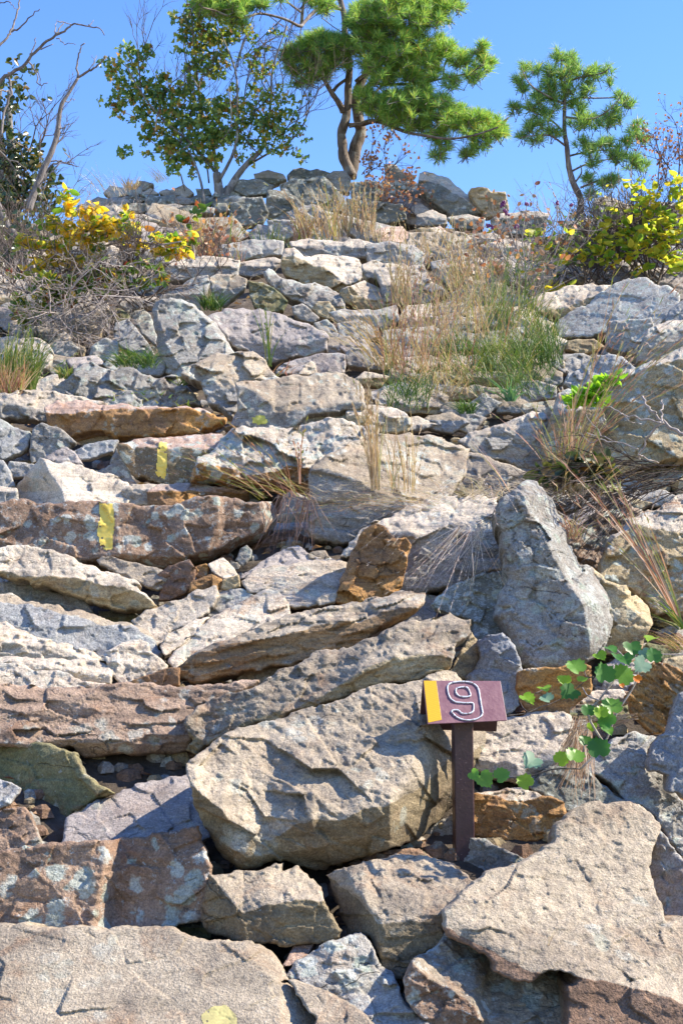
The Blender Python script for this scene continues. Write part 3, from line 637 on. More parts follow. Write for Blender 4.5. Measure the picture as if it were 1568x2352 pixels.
rk('flat3', 'broad ribbed slab with a faded yellow green paint spot on its shaded side', M_TGL,
   ['I',(110,385),(160,350),(190,260),(200,180),(195,90),(260,75),(400,65),(480,50),(640,30),(760,10),(860,20),(960,40),(1010,75),(1045,110),(1035,180),(1040,240),(930,265),(850,285),(760,280),(690,300),(640,330),(600,370),(520,395),(400,405),(300,395),(230,390)],
   T=['I',(170,85),(230,100),(330,140),(400,210),(450,270),(600,270),(700,260),(1045,205)], kf=.12, kt=1.7, kx=.02, dv=985, off=-8, amp=.5, chip=.6)
rk(None, 'rough knob row below the ribbed slab', M_GRL, ['I',(620,340),(700,265),(800,250),(925,260),(935,340),(850,350),(750,350),(600,370)], kf=.7, amp=1.5, dv=975, off=-20)
rk(None, 'grey tan rock right of the knob row below the grass bank', M_CR, ['I',(915,270),(960,240),(1060,225),(1150,235),(1260,245),(1330,300),(1345,360),(1325,400),(1250,410),(1170,415),(1080,400),(1000,375),(920,350)], T=['I',(910,300),(1060,300),(1100,350),(1200,330),(1330,300)], kf=.2, kt=1.4, dv=985, off=-15)
rk('bigblock', 'very large block with ribbed sunlit top and plain shaded front in the centre', M_TGL,
   ['I',(680,640),(740,600),(800,560),(880,510),(960,480),(1030,460),(1100,425),(1200,415),(1300,420),(1400,435),(1568,450),'J',(130,222),(250,258),(320,290),(305,360),(290,430),(230,520),(100,620),'I',(1250,1010),(1110,1010),(1040,1060),(950,1120),(900,1150),(800,1140),(710,1120),(665,1040),(680,900),(672,750)],
   T=['I',(670,650),(760,655),(860,672),(980,720),(1080,790),(1250,850),(1500,880)], kf=.08, kt=1.25, kx=.02, dv=1240, off=20, amp=.5, chip=.6, anis=2, ang=.15)
rk(None, 'blue shaded slab leaning right of the very large block', M_BL,
   ['J',(300,305),(400,320),(500,360),(600,400),(665,430),(700,480),(640,560),(500,590),(300,580),(220,520),(260,430)], kf=1.0, kx=-.4, dv=1130, off=40, amp=.7)
rk('under', 'white topped slab under the drooping pale grass', M_GP,
   ['I',(880,1230),(940,1130),(1030,1050),(1110,985),(1250,945),(1400,880),(1500,840),'J',(100,590),(250,555),(420,560),(490,570),(480,640),(470,740),(500,850),(530,980),(440,1010),(340,1040),(180,1110),(60,1130),'I',(1400,1480),(1250,1490),(1100,1300)],
   T=['I',(870,1260),(1100,1060),(1230,1075),(1300,1070),(1568,1040),'J',(100,790),(250,770),(500,760)], kf=.2, kt=1.35, dv=1330, off=25, amp=.9)
rk('pitted', 'pointed ochre rock with black pits leaning below the large block', rock_mat('ochre','ochre',.15,.8,1.3,.1),
   ['I',(840,1530),(860,1450),(900,1350),(940,1220),(1000,1130),(1040,1050),(1100,1012),(1180,1030),(1235,1090),(1250,1115),(1300,1105),(1338,1160),(1320,1230),(1305,1330),(1280,1440),(1240,1500),(1150,1520),(1000,1540),(900,1550)], kf=.35, kx=-.1, dv=1375, off=-15, amp=1.2)
rk(None, 'flat pale slab with grass shadows at the foot of the hollow', M_CR,
   ['I',(215,1390),(300,1330),(400,1300),(600,1275),(800,1255),(935,1265),(920,1350),(880,1440),(870,1480),(820,1500),(720,1550),(600,1560),(520,1570),(500,1520),(470,1480),(400,1470),(290,1480),(240,1430)], kf=1.35, kx=.05, dv=1370, off=5, amp=.6, anis=2)
rk(None, 'shaded flat stone at the back of the hollow', M_PU,
   ['I',(190,1380),(300,1300),(360,1250),(500,1180),(600,1160),(700,1230),(830,1250),(930,1260),(900,1320),(600,1340),(400,1350),(300,1370)], kf=1.3, dv=1300, off=20)
rk(None, 'small bright stone under the overhang of the large block', M_BL, ['I',(658,1215),(700,1195),(780,1188),(812,1240),(730,1258),(670,1245)], kf=.8, dv=1280, off=0)
rk(None, 'brown shaded stone at the rear wall of the hollow', M_BR, ['I',(280,1230),(290,1130),(400,1080),(560,1060),(660,1100),(640,1170),(480,1220),(360,1280)], kf=.5, dv=1260, off=120)
rk(None, 'little shaded pebble at the left of the hollow', M_GR, ['I',(185,1255),(215,1180),(260,1158),(295,1190),(285,1240),(230,1295)], kf=.4, dv=1290, off=20)
rk(None, 'little pale stone touching the pointed ochre rock', M_PA, ['I',(710,1520),(770,1470),(865,1460),(845,1535),(740,1560)], kf=.6, kx=.2, dv=1380, off=0)
# ---- right side
rk('idol', 'upright knobbly grey rock shaped like a bowling pin, tallest on the right', rock_mat('grey','grey',1.0,.25,1.6,.1),
   ['J',(585,530),(600,490),(650,465),(700,475),(750,510),(800,570),(830,630),(865,690),(870,760),(890,830),(930,890),(960,950),(1030,990),(1080,1060),(1120,1120),(1145,1200),(1150,1300),(1155,1388),'F',(1175,300),(1150,370),(1130,410),(1050,450),(1000,480),(920,505),(850,525),(780,525),(720,510),(660,480),(640,420),(620,370),(600,320),(560,260),(530,210),(525,150),'J',(470,1200),(490,1130),(550,1050),(530,990),(520,900),(510,830),(480,750),(460,690),(465,620),(500,580),(560,545)],
   R=['J',(560,480),(640,560),(660,660),(740,770),(800,900),(860,1000),(980,1200),(1020,1388)], kf=.28, kx=-.30, ks=1.6, dv=1530, off=-10, amp=1.7, rw=36, chip=.35, extra=[('V',['J',(890,930),(900,1000),(930,1080),(980,1110)],14),('V',['J',(740,1230),(760,1320),(820,1360)],7),('V',['J',(650,760),(700,900),(690,1000)],6),('S',['J',(560,980),(700,960),(850,1000)],7)])
rk(None, 'orange underside stone supporting the upright knobbly rock', M_OC,
   ['F',(650,530),(720,495),(800,500),(900,490),(1000,470),(1060,500),(1065,600),(1050,650),(980,700),(930,750),(820,755),(720,745),(660,690),(645,610)], kf=-.1, dv=1620, off=20, amp=.7)
rk(None, 'tan rock with a bright chipped side right of the upright one', M_CR,
   ['J',(1020,960),(1100,1040),(1180,1080),(1240,1095),(1255,1130),(1250,1150),(1290,1145),(1340,1180),(1370,1250),(1387,1310),(1340,1388),'F',(1340,400),(1200,430),(1110,430),(1120,330),'J',(1100,1300),(1080,1180),(1030,1080)],
   R=['J',(1225,1050),(1235,1200),(1385,1320)], kf=.25, kx=-.1, ks=1.9, dv=1470, off=20)
rk(None, 'blue grey rock in shade between the sign and the upright rock', M_BL,
   ['F',(345,560),(420,500),(440,440),(430,350),(480,310),(560,300),(610,350),(640,400),(665,470),(675,530),(670,620),(655,720),(590,760),(520,640),(480,580),(400,600)], kf=.5, kx=-.5, dv=1600, off=30)
rk(None, 'tan broken end piece at the right tip of the pitted slab', M_CR,
   ['F',(265,530),(300,470),(340,400),(395,300),(430,350),(435,420),(445,480),(390,540),(340,575)], kf=.5, kx=.2, dv=1560, off=10)
rk(None, 'dark teal lichened rock hidden under the pale grass', rock_mat('dark','dark',1.2,.1,1,.1),
   ['J',(80,1200),(180,1110),(340,1030),(400,1005),(540,1000),(570,1050),(510,1130),(490,1200),(500,1290),(530,1370),(470,1400),(380,1430),(340,1400),(330,1290),(200,1250)], kf=.5, kx=-.2, dv=1450, off=30, extra=[('B',['J',(60,1130),(540,1060)],-.2)])
rk(None, 'smooth shaded slab with one sunlit edge just right of the post', M_PA,
   ['F',(440,870),(530,800),(600,770),(740,745),(860,740),(920,755),(975,790),(965,830),(905,930),(875,1030),(815,1075),(720,1145),(600,1135),(380,1070),(380,1000),(440,980)],
   T=['F',(380,1010),(560,1020),(640,1035),(720,1090),(900,1060)], R=['F',(930,740),(800,880),(650,1030)], kf=.1, kt=1.3, ks=.9, kx=-.35, dv=1745, off=10, amp=.6)
rk(None, 'dark mossy rock in the shade behind the orange and grey block', M_DK,
   ['F',(690,1150),(830,1050),(1000,1040),(1200,1200),(1320,1270),(1300,1330),(1100,1330),(980,1330),(900,1290),(850,1230),(740,1190)], kf=.6, dv=1820, off=60)
rk(None, 'long lichen covered rock sloping down behind the grapevine', M_GRL,
   ['F',(980,1070),(1060,1000),(1150,930),(1200,880),(1300,850),(1420,880),(1370,960),(1390,1060),(1480,1100),(1520,1200),(1640,1300),'C',(1640,560),(1568,520),(1490,420),(1440,330),(1330,210),(1230,215),(1190,130),(1100,50),(960,0)], kf=.7, kx=.05, dv=1800, off=80, amp=1.2)
rk(None, 'ochre layered rock beneath the right end of the grapevine', M_OC,
   ['F',(1250,650),(1330,560),(1400,470),(1480,470),(1560,520),(1640,560),(1620,640),(1530,760),(1480,850),(1400,860),(1300,780)], kf=.4, kx=-.3, dv=1680, off=60, amp=1.0, anis=3, ang=.6)
rk(None, 'bluish white rock cut by the right edge beside the grapevine', M_BL,
   ['F',(1640,590),(1550,640),(1515,740),(1470,860),(1400,920),(1362,1020),(1380,1070),(1480,1100),(1490,1180),(1560,1220),(1650,1230)], kf=.6, kx=-.4, dv=1830, off=-10)
rk(None, 'round topped orange and grey boulder at the right edge', M_GP if False else rock_mat('cream','pale',.7,.8,1.1,.1),
   ['J',(1080,960),(1130,820),(1190,780),(1240,700),(1350,660),(1450,610),(1568,545),(1660,530),(1660,1240),(1520,1240),(1420,1250),(1350,1190),(1250,1120),(1180,1090),(1100,1040)],
   T=['J',(1080,850),(1190,800),(1230,760),(1300,730),(1400,750),(1568,780),(1660,780)], kf=.35, kt=1.3, kx=-.1, dv=1400, off=10)
rk(None, 'purple brown pointed rock left of the round topped one', rock_mat('rose','purple',.8,.5,1,.2),
   ['J',(900,860),(930,790),(1010,720),(1080,640),(1160,560),(1220,580),(1320,640),(1350,670),(1240,740),(1200,820),(1150,900),(1130,1000),(1040,980),(970,930)], L=['J',(1170,560),(1050,760),(1000,900)], kf=.5, kx=.0, ks=-.5, dv=1280, off=30)
rk(None, 'small shaded rock in the gap behind the upright rock', M_PU, ['J',(860,690),(1000,620),(1050,590),(1050,660),(970,740),(920,800),(870,770)], kf=.9, dv=1220, off=40)
rk('cliff', 'big cliff like boulder with a ragged lit upper edge on the right', rock_mat('cream','pale',.75,.3,1.2,.3),
   ['M',(830,1560),(880,1400),(895,1300),(945,1262),(985,1272),(1165,1198),(1290,1165),(1430,1110),(1568,1035),(1680,1010),'J',(1680,330),(1500,350),(1350,390),(1200,430),(1000,450),(850,430),(760,340),(740,200)],
   T=['M',(830,1430),(900,1410),(1000,1390),(1165,1320),(1200,1260),(1290,1190),(1430,1140),(1680,1080)], kf=.3, kt=1.5, kx=-.15, dv=1080, amp=1.1)
rk(None, 'jagged white and grey rock left of the cliff like boulder', M_GP,
   ['J',(250,240),(320,190),(430,160),(560,120),(620,90),(690,70),(760,75),(795,110),(780,170),(770,290),(800,330),(780,400),(710,450),(650,430),(540,380),(500,340),(420,345),(330,310)],
   T=['J',(240,240),(430,200),(560,180),(640,150),(800,130)], kf=.45, kt=1.2, dv=1060, off=20)
rk('tent', 'large green grey rock with a sloping roof like top at the right', rock_mat('grey','grey',1.1,.2,1,.1),
   ['M',(875,985),(900,930),(960,870),(1040,830),(1100,790),(1180,740),(1250,695),(1330,680),(1400,700),(1500,730),(1565,765),(1550,830),(1490,900),(1430,950),(1300,980),(1200,970),(1150,975),(1080,990),(950,1010)], kf=1.0, kx=-.5, dv=760, amp=.6, topflag=1, chip=.25)
rk(None, 'grey block below the roof like rock on the right', M_GR,
   ['M',(1160,980),(1175,915),(1300,900),(1400,890),(1420,960),(1400,1040),(1380,1130),(1340,1130),(1320,1090),(1250,1080),(1165,1050)], kf=.3, kx=-.3, dv=820, off=15)
rk(None, 'white capped block at the right edge above the cliff like boulder', M_GP,
   ['M',(1340,1040),(1380,955),(1480,915),(1660,890),(1660,1040),(1568,1050),(1500,1100),(1430,1140),(1330,1130)], T=['M',(1340,1010),(1400,980),(1660,955)], kf=.2, kt=1.4, dv=850, off=-10)
rk(None, 'blue rock at the far right edge just under the roof like rock', M_BL, ['M',(1470,910),(1500,850),(1568,800),(1680,790),(1680,930),(1560,935)], kf=.6, kx=-.2, dv=790)
rk(None, 'small dark grey rock in shade left of the cliff boulder crest', M_BL,
   ['M',(940,1250),(955,1190),(1030,1160),(1060,1115),(1110,1085),(1250,1090),(1320,1160),(1300,1190),(1170,1230),(1000,1290)], kf=.6, kx=-.2, dv=880, off=30)
# ---- middle left
rk('lean', 'big leaning grey rock with a bright right rim on the upper left', M_GRL,
   ['K',(1000,960),(1050,900),(1120,890),(1200,890),(1280,940),(1370,1010),(1450,1090),(1490,1150),(1550,1255),(1500,1300),(1400,1340),(1260,1380),(1190,1420),(1080,1380),(1060,1280),(1030,1190),(1045,1130),(1010,1060)],
   R=['K',(1230,900),(1380,1050),(1480,1190),(1500,1300)], kf=.8, kx=.05, ks=1.5, dv=840, off=20, extra=[('L',['K',(1045,1000),(1100,1200),(1230,1400)],1.0)])
rk('low', 'tan rock propped against the foot of the big leaning one', M_TGL,
   ['K',(1195,1405),(1230,1350),(1300,1320),(1430,1265),'L',(380,1355),(480,1330),(560,1390),(640,1480),(680,1535),'I',(480,60),(400,75),(270,85),(215,105),(205,180),(200,240),(165,310),(100,270),(0,230),'H',(1100,140),(1050,70),(960,30)],
   T=['K',(1195,1400),(1300,1430),'I',(-40,90),(40,60),(110,120),(200,110),(400,80)], kf=.25, kt=1.0, kx=0, dv=935, off=10, amp=1.2)
rk(None, 'wide purple grey slab lying flat in shade above the ribbed slab', M_PU,
   ['L',(190,1120),(230,1080),(400,1050),(560,1075),(700,1100),(800,1140),(980,1220),(1000,1250),(1000,1320),(940,1350),(820,1380),(700,1410),(600,1420),(540,1390),(480,1350),(400,1330),(330,1290),(260,1190)],
   T=['L',(260,1190),(440,1280),(560,1310),(680,1300),(820,1300),(1000,1245)], kf=.1, kt=1.25, dv=810, amp=.7)
rk(None, 'dark purple slab in the shadow under the wide purple one', M_PU, ['L',(640,1470),(700,1420),(800,1390),(950,1350),(1110,1360),(1110,1480),(900,1510),(800,1500),(660,1500)], kf=1.0, dv=850, off=20)
rk(None, 'little white pointed stone on the ribbed slab behind', M_PA, ['L',(790,1500),(835,1430),(880,1405),(908,1420),(925,1485),(860,1505)], kf=.6, kx=.4, dv=850, off=-10)
rk('whiteb', 'large white topped rock highest in the middle of the slope', M_CR,
   ['L',(680,720),(720,665),(770,665),(830,715),(940,700),(1060,710),(1150,715),(1200,740),(1238,850),(1190,895),(1130,925),(1060,945),(980,925),(900,890),(820,895),(760,880),(700,830),(680,770)],
   T=['L',(680,720),(760,710),(860,755),(960,790),(1060,870),(1110,910),(1238,858)], kf=.15, kt=1.2, kx=0, dv=650)
rk(None, 'white topped wedge right below the highest white rock', M_CR,
   ['L',(1060,950),(1120,910),(1230,865),(1280,890),(1350,930),(1422,1030),(1370,1070),(1240,1090),(1180,1070),(1100,1020)], T=['L',(1050,950),(1140,915),(1200,980),(1330,1020),(1425,1035)], kf=.1, kt=1.2, dv=695)
rk(None, 'pale block with square corners right of the highest white rock', M_GP,
   ['L',(1210,760),(1300,745),(1400,755),(1500,770),(1565,800),(1600,870),(1570,980),(1560,1030),(1500,1000),(1440,970),(1380,890),(1330,870),(1250,865),(1212,820)], T=['L',(1205,790),(1290,830),(1380,840),(1410,900),(1600,985)], kf=.15, kt=1.2, dv=680)
rk(None, 'jumbled dark blue slab under the highest white rock', M_GRL,
   ['L',(555,830),(600,800),(700,850),(800,890),(900,880),(1000,920),(1060,950),(1105,1010),(1115,1070),(1050,1090),(900,1070),(850,1030),(760,1010),(700,970),(620,910)], T=['L',(550,830),(720,900),(850,960),(1120,1040)], kf=.3, kt=1.2, dv=700, off=15)
rk(None, 'small tan cobble under the jumbled blue slab', M_CR, ['L',(885,1060),(920,1015),(1000,1015),(1040,1065),(1065,1110),(990,1138),(920,1112)], kf=.3, dv=730)
rk(None, 'grey mossy rock left of the jumbled blue slab', M_MO, ['L',(465,880),(560,890),(680,950),(730,1010),(700,1080),(600,1085),(510,1060),(480,980)], kf=.4, dv=710, off=10)
rk(None, 'blue rock with dark hollow below it left of centre', M_BL, ['L',(210,850),(260,828),(400,832),(458,870),(440,930),(350,1010),(300,1050),(240,1010),(213,920)], T=['L',(200,870),(330,950),(460,890)], kf=.2, kt=1.1, dv=700)
rk(None, 'green tinged rock beside the dark hollow on the left', M_GRL, ['K',(1120,860),(1210,800),(1270,760),(1380,738),(1395,800),(1350,890),(1250,890)], kf=.9, dv=670)
rk(None, 'white flat topped stone under the arching grass stem', M_GP, ['L',(380,790),(400,760),(500,740),(640,722),(690,740),(640,800),(560,840),(480,860),(400,840)], T=['L',(380,775),(520,785),(690,770)], kf=.2, kt=1.5, dv=630)
rk(None, 'dark shard right of the grey mossy rock', M_GR, ['L',(750,1050),(820,1030),(880,1070),(940,1125),(900,1160),(820,1140),(770,1110)], kf=.4, dv=735, off=10)
rk(None, 'flat lichened rock right above the wide purple slab', M_GR, ['L',(1000,1090),(1110,1060),(1200,1070),(1330,1070),(1450,1040),(1480,1140),(1360,1200),(1200,1220),(1090,1200)], T=['L',(1000,1120),(1200,1110),(1480,1110)], kf=.2, kt=1.3, dv=750)
rk(None, 'rough brownish rock over the edge of the grass bank', M_GRL, ['L',(1050,1160),(1200,1140),(1330,1190),(1350,1250),(1200,1280),(1070,1260)], kf=.5, dv=780)
rk(None, 'grey stone half buried at the left end of the grass bank', M_GR, ['L',(1090,1380),(1150,1320),(1260,1325),(1310,1400),(1260,1460),(1120,1440)], kf=.5, dv=835)
rk(None, 'tiny grey wedge at the right tip of the wide purple slab', M_GR, ['L',(895,1160),(980,1130),(1040,1180),(1080,1260),(1010,1280),(930,1220)], kf=.5, dv=765)
rk(None, 'lit thin slab behind the big leaning rock', M_GP, ['K',(780,900),(800,880),(900,885),(1020,880),(1060,900),(1010,960),(900,975),(850,995),(790,945)], T=['K',(780,925),(860,918),(1020,905)], kf=.15, kt=1.8, dv=710)
rk(None, 'upright square plate standing behind the big leaning rock', M_GP, ['K',(1050,895),(1080,865),(1200,860),(1332,865),(1325,985),(1280,1000),(1200,950),(1080,930)], kf=.2, kx=.1, dv=700, off=15, rw=3, chip=.4)
rk(None, 'blue grey rock with rounded back left of the leaning one', M_BL, ['K',(745,1110),(760,1060),(850,1030),(900,1080),(960,1170),(1010,1230),(1060,1340),(940,1290),(820,1240),(765,1180)], kf=.7, kx=.1, dv=800, off=20)
rk(None, 'bumpy grey wedge jammed against the leaning rock', M_GRL, ['K',(855,1000),(950,960),(1000,1000),(1035,1130),(1040,1210),(940,1140),(900,1060)], kf=.7, dv=770, off=35)
rk(None, 'mossy stone below the thin lit slab on the left', M_MO, ['K',(700,990),(780,955),(860,1000),(850,1050),(760,1060),(700,1040)], kf=.6, dv=730, off=15)
rk(None, 'grey stone beside the dark grass tuft on the left', M_GR, ['K',(585,1300),(605,1210),(700,1155),(780,1180),(780,1280),(660,1330)], kf=.5, dv=820, off=15)
rk('lowwall', 'broad lumpy blue grey rock above the left top slabs', M_GRL,
   ['K',(430,1430),(500,1360),(600,1310),(660,1340),(760,1370),(880,1350),(940,1400),(1050,1420),(1150,1400),(1200,1430),(1270,1500),(1340,1600),(900,1640),(600,1640),(440,1540)], kf=.85, amp=1.7, dv=910, off=15, topflag=1)
rk(None, 'low grassy topped rock left of the broad lumpy one', M_GP, ['K',(150,1480),(300,1410),(420,1390),(470,1440),(500,1600),(250,1600),(120,1530)], kf=1.0, dv=890, off=20)
rk(None, 'smooth grey stone under the bare bramble', M_GR, ['K',(335,1220),(370,1180),(470,1178),(525,1220),(470,1290),(370,1280)], kf=.4, dv=800)
rk(None, 'round backed rock behind the reddish grass at the left', M_GP, ['K',(60,1200),(150,1160),(270,1160),(330,1200),(352,1260),(335,1330),(260,1400),(120,1420)], kf=.9, kx=-.1, dv=830)
rk(None, 'little white rock between bramble and round backed rock', M_PA, ['K',(380,1140),(430,1110),(470,1150),(450,1190),(390,1190)], kf=.6, dv=780)
rk(None, 'low flat bluish slab between the oak and the highest white rock', M_GR, ['L',(280,640),(520,600),(700,615),(690,710),(400,745),(250,710)], T=['L',(250,680),(700,670)], kf=.2, kt=1.4, dv=610, off=15)
rk(None, 'lit ledge directly behind the highest white rock', M_GP, ['L',(740,620),(900,598),(1090,615),(1200,600),(1310,640),(1260,740),(1150,725),(940,715),(830,730),(750,680)], T=['L',(740,650),(1000,640),(1300,670)], kf=.2, kt=1.5, dv=600, off=10)
rk(None, 'blue shaded slab right of the lit ledge in the upper middle', M_GR, ['L',(1240,640),(1400,615),(1560,640),(1640,700),(1600,790),(1400,770),(1250,750)], T=['L',(1240,670),(1420,640),(1640,740)], kf=.3, kt=1.3, dv=615, off=8)
rk(None, 'grass edged flat ledge at the left of the upper slope', M_GP, ['L',(-60,720),(200,715),(410,740),(400,850),(230,850),(-60,880)], T=['L',(-60,780),(400,790)], kf=.2, kt=1.4, dv=665, off=20)
rk(None, 'broad pale slab behind the dry grass on the upper right slope', M_GP, ['M',(440,600),(560,575),(700,568),(770,620),(690,710),(530,715)], T=['M',(440,640),(770,650)], kf=.2, kt=1.4, dv=640, off=10)
rk(None, 'flat tan slab beneath the beautyberry bush', M_CR, ['M',(680,620),(900,590),(1070,640),(1040,720),(800,780),(680,720)], T=['M',(680,690),(1060,690)], kf=.2, kt=1.5, dv=670, off=8)
rk(None, 'tan slab sloping down towards the roof like rock', M_CR, ['M',(760,790),(1000,720),(1200,715),(1060,830),(920,900),(800,870)], T=['M',(760,850),(930,850),(1150,760)], kf=.2, kt=1.4, dv=735, off=15)
rk(None, 'pale slab half hidden by the tall brown grass', M_GP, ['M',(-60,640),(200,612),(245,700),(340,770),(200,830),(0,810)], T=['M',(-60,720),(340,730)], kf=.2, kt=1.3, dv=700, off=20)
rk(None, 'broad grey slab under the left part of the grass bank', M_GR, ['M',(-20,960),(250,940),(480,980),(470,1060),(200,1080),(-20,1050)], T=['M',(-20,1000),(480,1010)], kf=.2, kt=1.3, dv=800, off=30)
rk(None, 'tan slab under the lower end of the grass bank', M_CR, ['I',(1050,150),(1250,80),(1450,100),(1600,180),(1560,300),(1350,290),(1150,250)], T=['I',(1050,220),(1600,240)], kf=.2, kt=1.3, dv=930, off=30)
# ---- the crest
rk(None, 'dark square cornered block on the crest left of the pine', M_DK, ['L',(585,290),(600,280),(700,278),(790,320),(825,380),(795,460),(700,490),(600,480),(578,380)], T=['L',(580,310),(700,330),(825,360)], kf=.1, kt=1.2, dv=500, off=0)
rk(None, 'long grey slab leaning below the pine roots', M_DK, ['L',(670,250),(750,208),(860,200),(960,188),(1040,260),(1145,380),(1130,440),(960,420),(800,380),(700,300)], kf=.6, kx=-.1, dv=475, off=20)
rk(None, 'squat grey rock right at the foot of the pine', M_GR, ['L',(985,185),(1030,148),(1110,148),(1145,200),(1135,290),(1050,290)], kf=.2, dv=430, off=30)
rk(None, 'black mossy cap rock on the skyline left of the pine', M_DK, ['L',(720,185),(760,140),(810,128),(880,148),(920,133),(1010,165),(990,205),(880,215),(730,215)], kf=.4, dv=415, off=60)
rk(None, 'wide layered ledge right of the pine foot', M_DK, ['L',(1130,230),(1250,215),(1400,240),(1510,290),(1490,370),(1300,370),(1150,340)], kf=.2, dv=465, off=20)
rk(None, 'lit cap stone on the skyline right of the pine', M_GP, ['L',(1360,100),(1440,108),(1490,160),(1580,180),(1500,230),(1380,200)], T=['L',(1350,130),(1580,200)], kf=.2, kt=1.2, dv=415, off=50)
rk(None, 'dark low ledge under the bare crest shrub', M_DK, ['L',(1110,330),(1300,350),(1480,370),(1520,480),(1300,510),(1120,490)], kf=.2, dv=500)
rk(None, 'grey boulder under the oak trunk on the crest', M_DK, ['L',(350,370),(450,330),(560,320),(600,420),(560,500),(400,520),(340,450)], kf=.3, dv=510)
rk(None, 'flat stones with bright tops left of the black cap rock', M_DKT, ['L',(500,170),(600,142),(700,170),(720,210),(640,240),(520,230)], T=['L',(490,195),(730,205)], kf=.2, kt=1.0, dv=420, off=40)
rk(None, 'mossy stone under the bright flat stones on the crest', M_DK, ['L',(380,210),(520,200),(640,240),(600,300),(440,320),(370,280)], kf=.3, dv=450, off=20)
rk(None, 'low blue stone at the foot of the crest wall', M_BL, ['L',(470,560),(530,500),(600,510),(640,570),(600,620),(490,620)], kf=.4, dv=540)
rk(None, 'grey rectangular rock at the base of the dark square block', M_GR, ['L',(590,480),(700,470),(790,480),(800,580),(700,610),(600,590)], kf=.3, dv=540)
rk('ridge', 'dark slab dipping right along the skyline ridge', M_DKT, ['M',(180,130),(200,120),(330,158),(380,200),(440,240),(490,300),(520,355),(350,370),(290,320),(200,250),(170,190)], T=['M',(170,165),(290,190),(400,260),(520,370)], kf=.2, kt=.9, dv=490, off=30)
rk(None, 'tan squared block ending the skyline ridge', M_CR, ['M',(435,235),(455,208),(490,202),(540,210),(560,228),(630,230),(655,330),(600,358),(530,360),(485,310)], kf=.15, kx=-.1, dv=490, off=10)
rk(None, 'round white topped rock just right of the skyline block', M_DKT, ['M',(555,375),(600,345),(700,335),(800,328),(860,350),(840,440),(700,455),(580,440)], T=['M',(555,370),(700,365),(860,360)], kf=.2, kt=1.4, dv=530)
rk(None, 'low lit hump below the dark skyline slab', M_GP, ['M',(165,350),(250,323),(320,355),(330,400),(250,415),(160,410)], T=['M',(160,360),(330,370)], kf=.2, kt=1.4, dv=515)
rk(None, 'dark hump right of the low lit one', M_DKT, ['M',(325,365),(430,348),(525,370),(515,430),(380,425)], T=['M',(320,370),(530,380)], kf=.2, kt=1.4, dv=522)
rk(None, 'pink topped slab in the middle of the upper slope', rock_mat('grey','pink',.2,.2,1,.2), ['M',(-60,430),(0,412),(90,413),(150,470),(205,545),(140,590),(60,540),(-40,510)], T=['M',(-60,490),(60,490),(200,560)], kf=.2, kt=1.5, dv=565)
rk(None, 'blue shaded slab under the pink topped one', M_BL, ['M',(-80,530),(0,500),(100,495),(260,560),(210,620),(0,610)], kf=.9, dv=595)
rk(None, 'small pink topped slab near the skyline grasses', rock_mat('grey','pink',.2,.2,1,.2), ['M',(175,435),(290,412),(335,450),(280,495),(190,485)], T=['M',(170,460),(335,462)], kf=.2, kt=1.6, dv=545)
rk(None, 'thin long ledge in the upper right slope', M_GP, ['M',(430,460),(540,438),(650,465),(620,500),(450,500)], T=['M',(430,475),(650,478)], kf=.2, kt=1.5, dv=550)
rk(None, 'flat white ledge beneath the beautyberry stems', M_GP, ['M',(495,510),(650,478),(770,500),(750,575),(560,575)], T=['M',(490,520),(770,525)], kf=.2, kt=1.5, dv=580)
rk(None, 'upright pale post like rock in the upper grass', M_PA, ['M',(385,565),(470,558),(515,600),(525,720),(480,760),(420,720)], kf=.3, kx=.3, dv=650)
rk(None, 'grey rock left of the pale post like one', M_GR, ['M',(235,600),(380,570),(440,640),(425,740),(330,730),(250,670)], T=['M',(230,620),(440,650)], kf=.2, kt=1.2, dv=645)
rk(None, 'small light cube above the grass bank', M_GP, ['M',(340,765),(400,738),(448,760),(442,840),(370,860)], kf=.3, kx=.3, dv=705)
rk(None, 'pale stone at the back of the grass bank', M_GP, ['M',(525,760),(600,718),(655,740),(645,800),(560,805)], T=['M',(525,765),(655,765)], kf=.2, kt=1.4, dv=680)
rk(None, 'flat white stone in the middle of the grass', M_PA, ['M',(550,810),(650,768),(745,775),(785,825),(640,845)], T=['M',(550,815),(785,815)], kf=.2, kt=1.5, dv=698)
rk(None, 'grey rock with white streak in the left of the grass bank', M_GP, ['M',(235,890),(380,865),(475,920),(465,970),(300,975)], T=['M',(230,915),(475,925)], kf=.2, kt=1.4, dv=750)
rk(None, 'pinkish pale rock behind the tall red grass', rock_mat('pink','pale',.3,.3,1,.2), ['M',(75,890),(110,825),(240,818),(245,930),(205,975),(70,975)], T=['M',(70,900),(245,890)], kf=.2, kt=1.4, dv=745)
rk(None, 'tan rock under the right crest bushes', M_CR, ['M',(850,500),(900,455),(1000,445),(1070,480),(1060,570),(900,580)], kf=.4, dv=580)
rk(None, 'long low ledge on the right skyline', M_GP, ['M',(930,390),(1060,365),(1250,385),(1250,450),(1000,450)], T=['M',(930,400),(1250,405)], kf=.2, kt=1.4, dv=525)
rk(None, 'dark outcrop on the right skyline beside the small pine', M_DKT, ['M',(1095,265),(1180,250),(1280,300),(1390,330),(1390,390),(1100,370)], T=['M',(1095,290),(1390,345)], kf=.2, kt=1.0, dv=495, off=40)
rk(None, 'grey rock at the right edge of the skyline', M_DKT, ['M',(1360,275),(1500,285),(1660,295),(1660,400),(1400,380)], T=['M',(1360,300),(1660,320)], kf=.2, kt=1.0, dv=495, off=20)

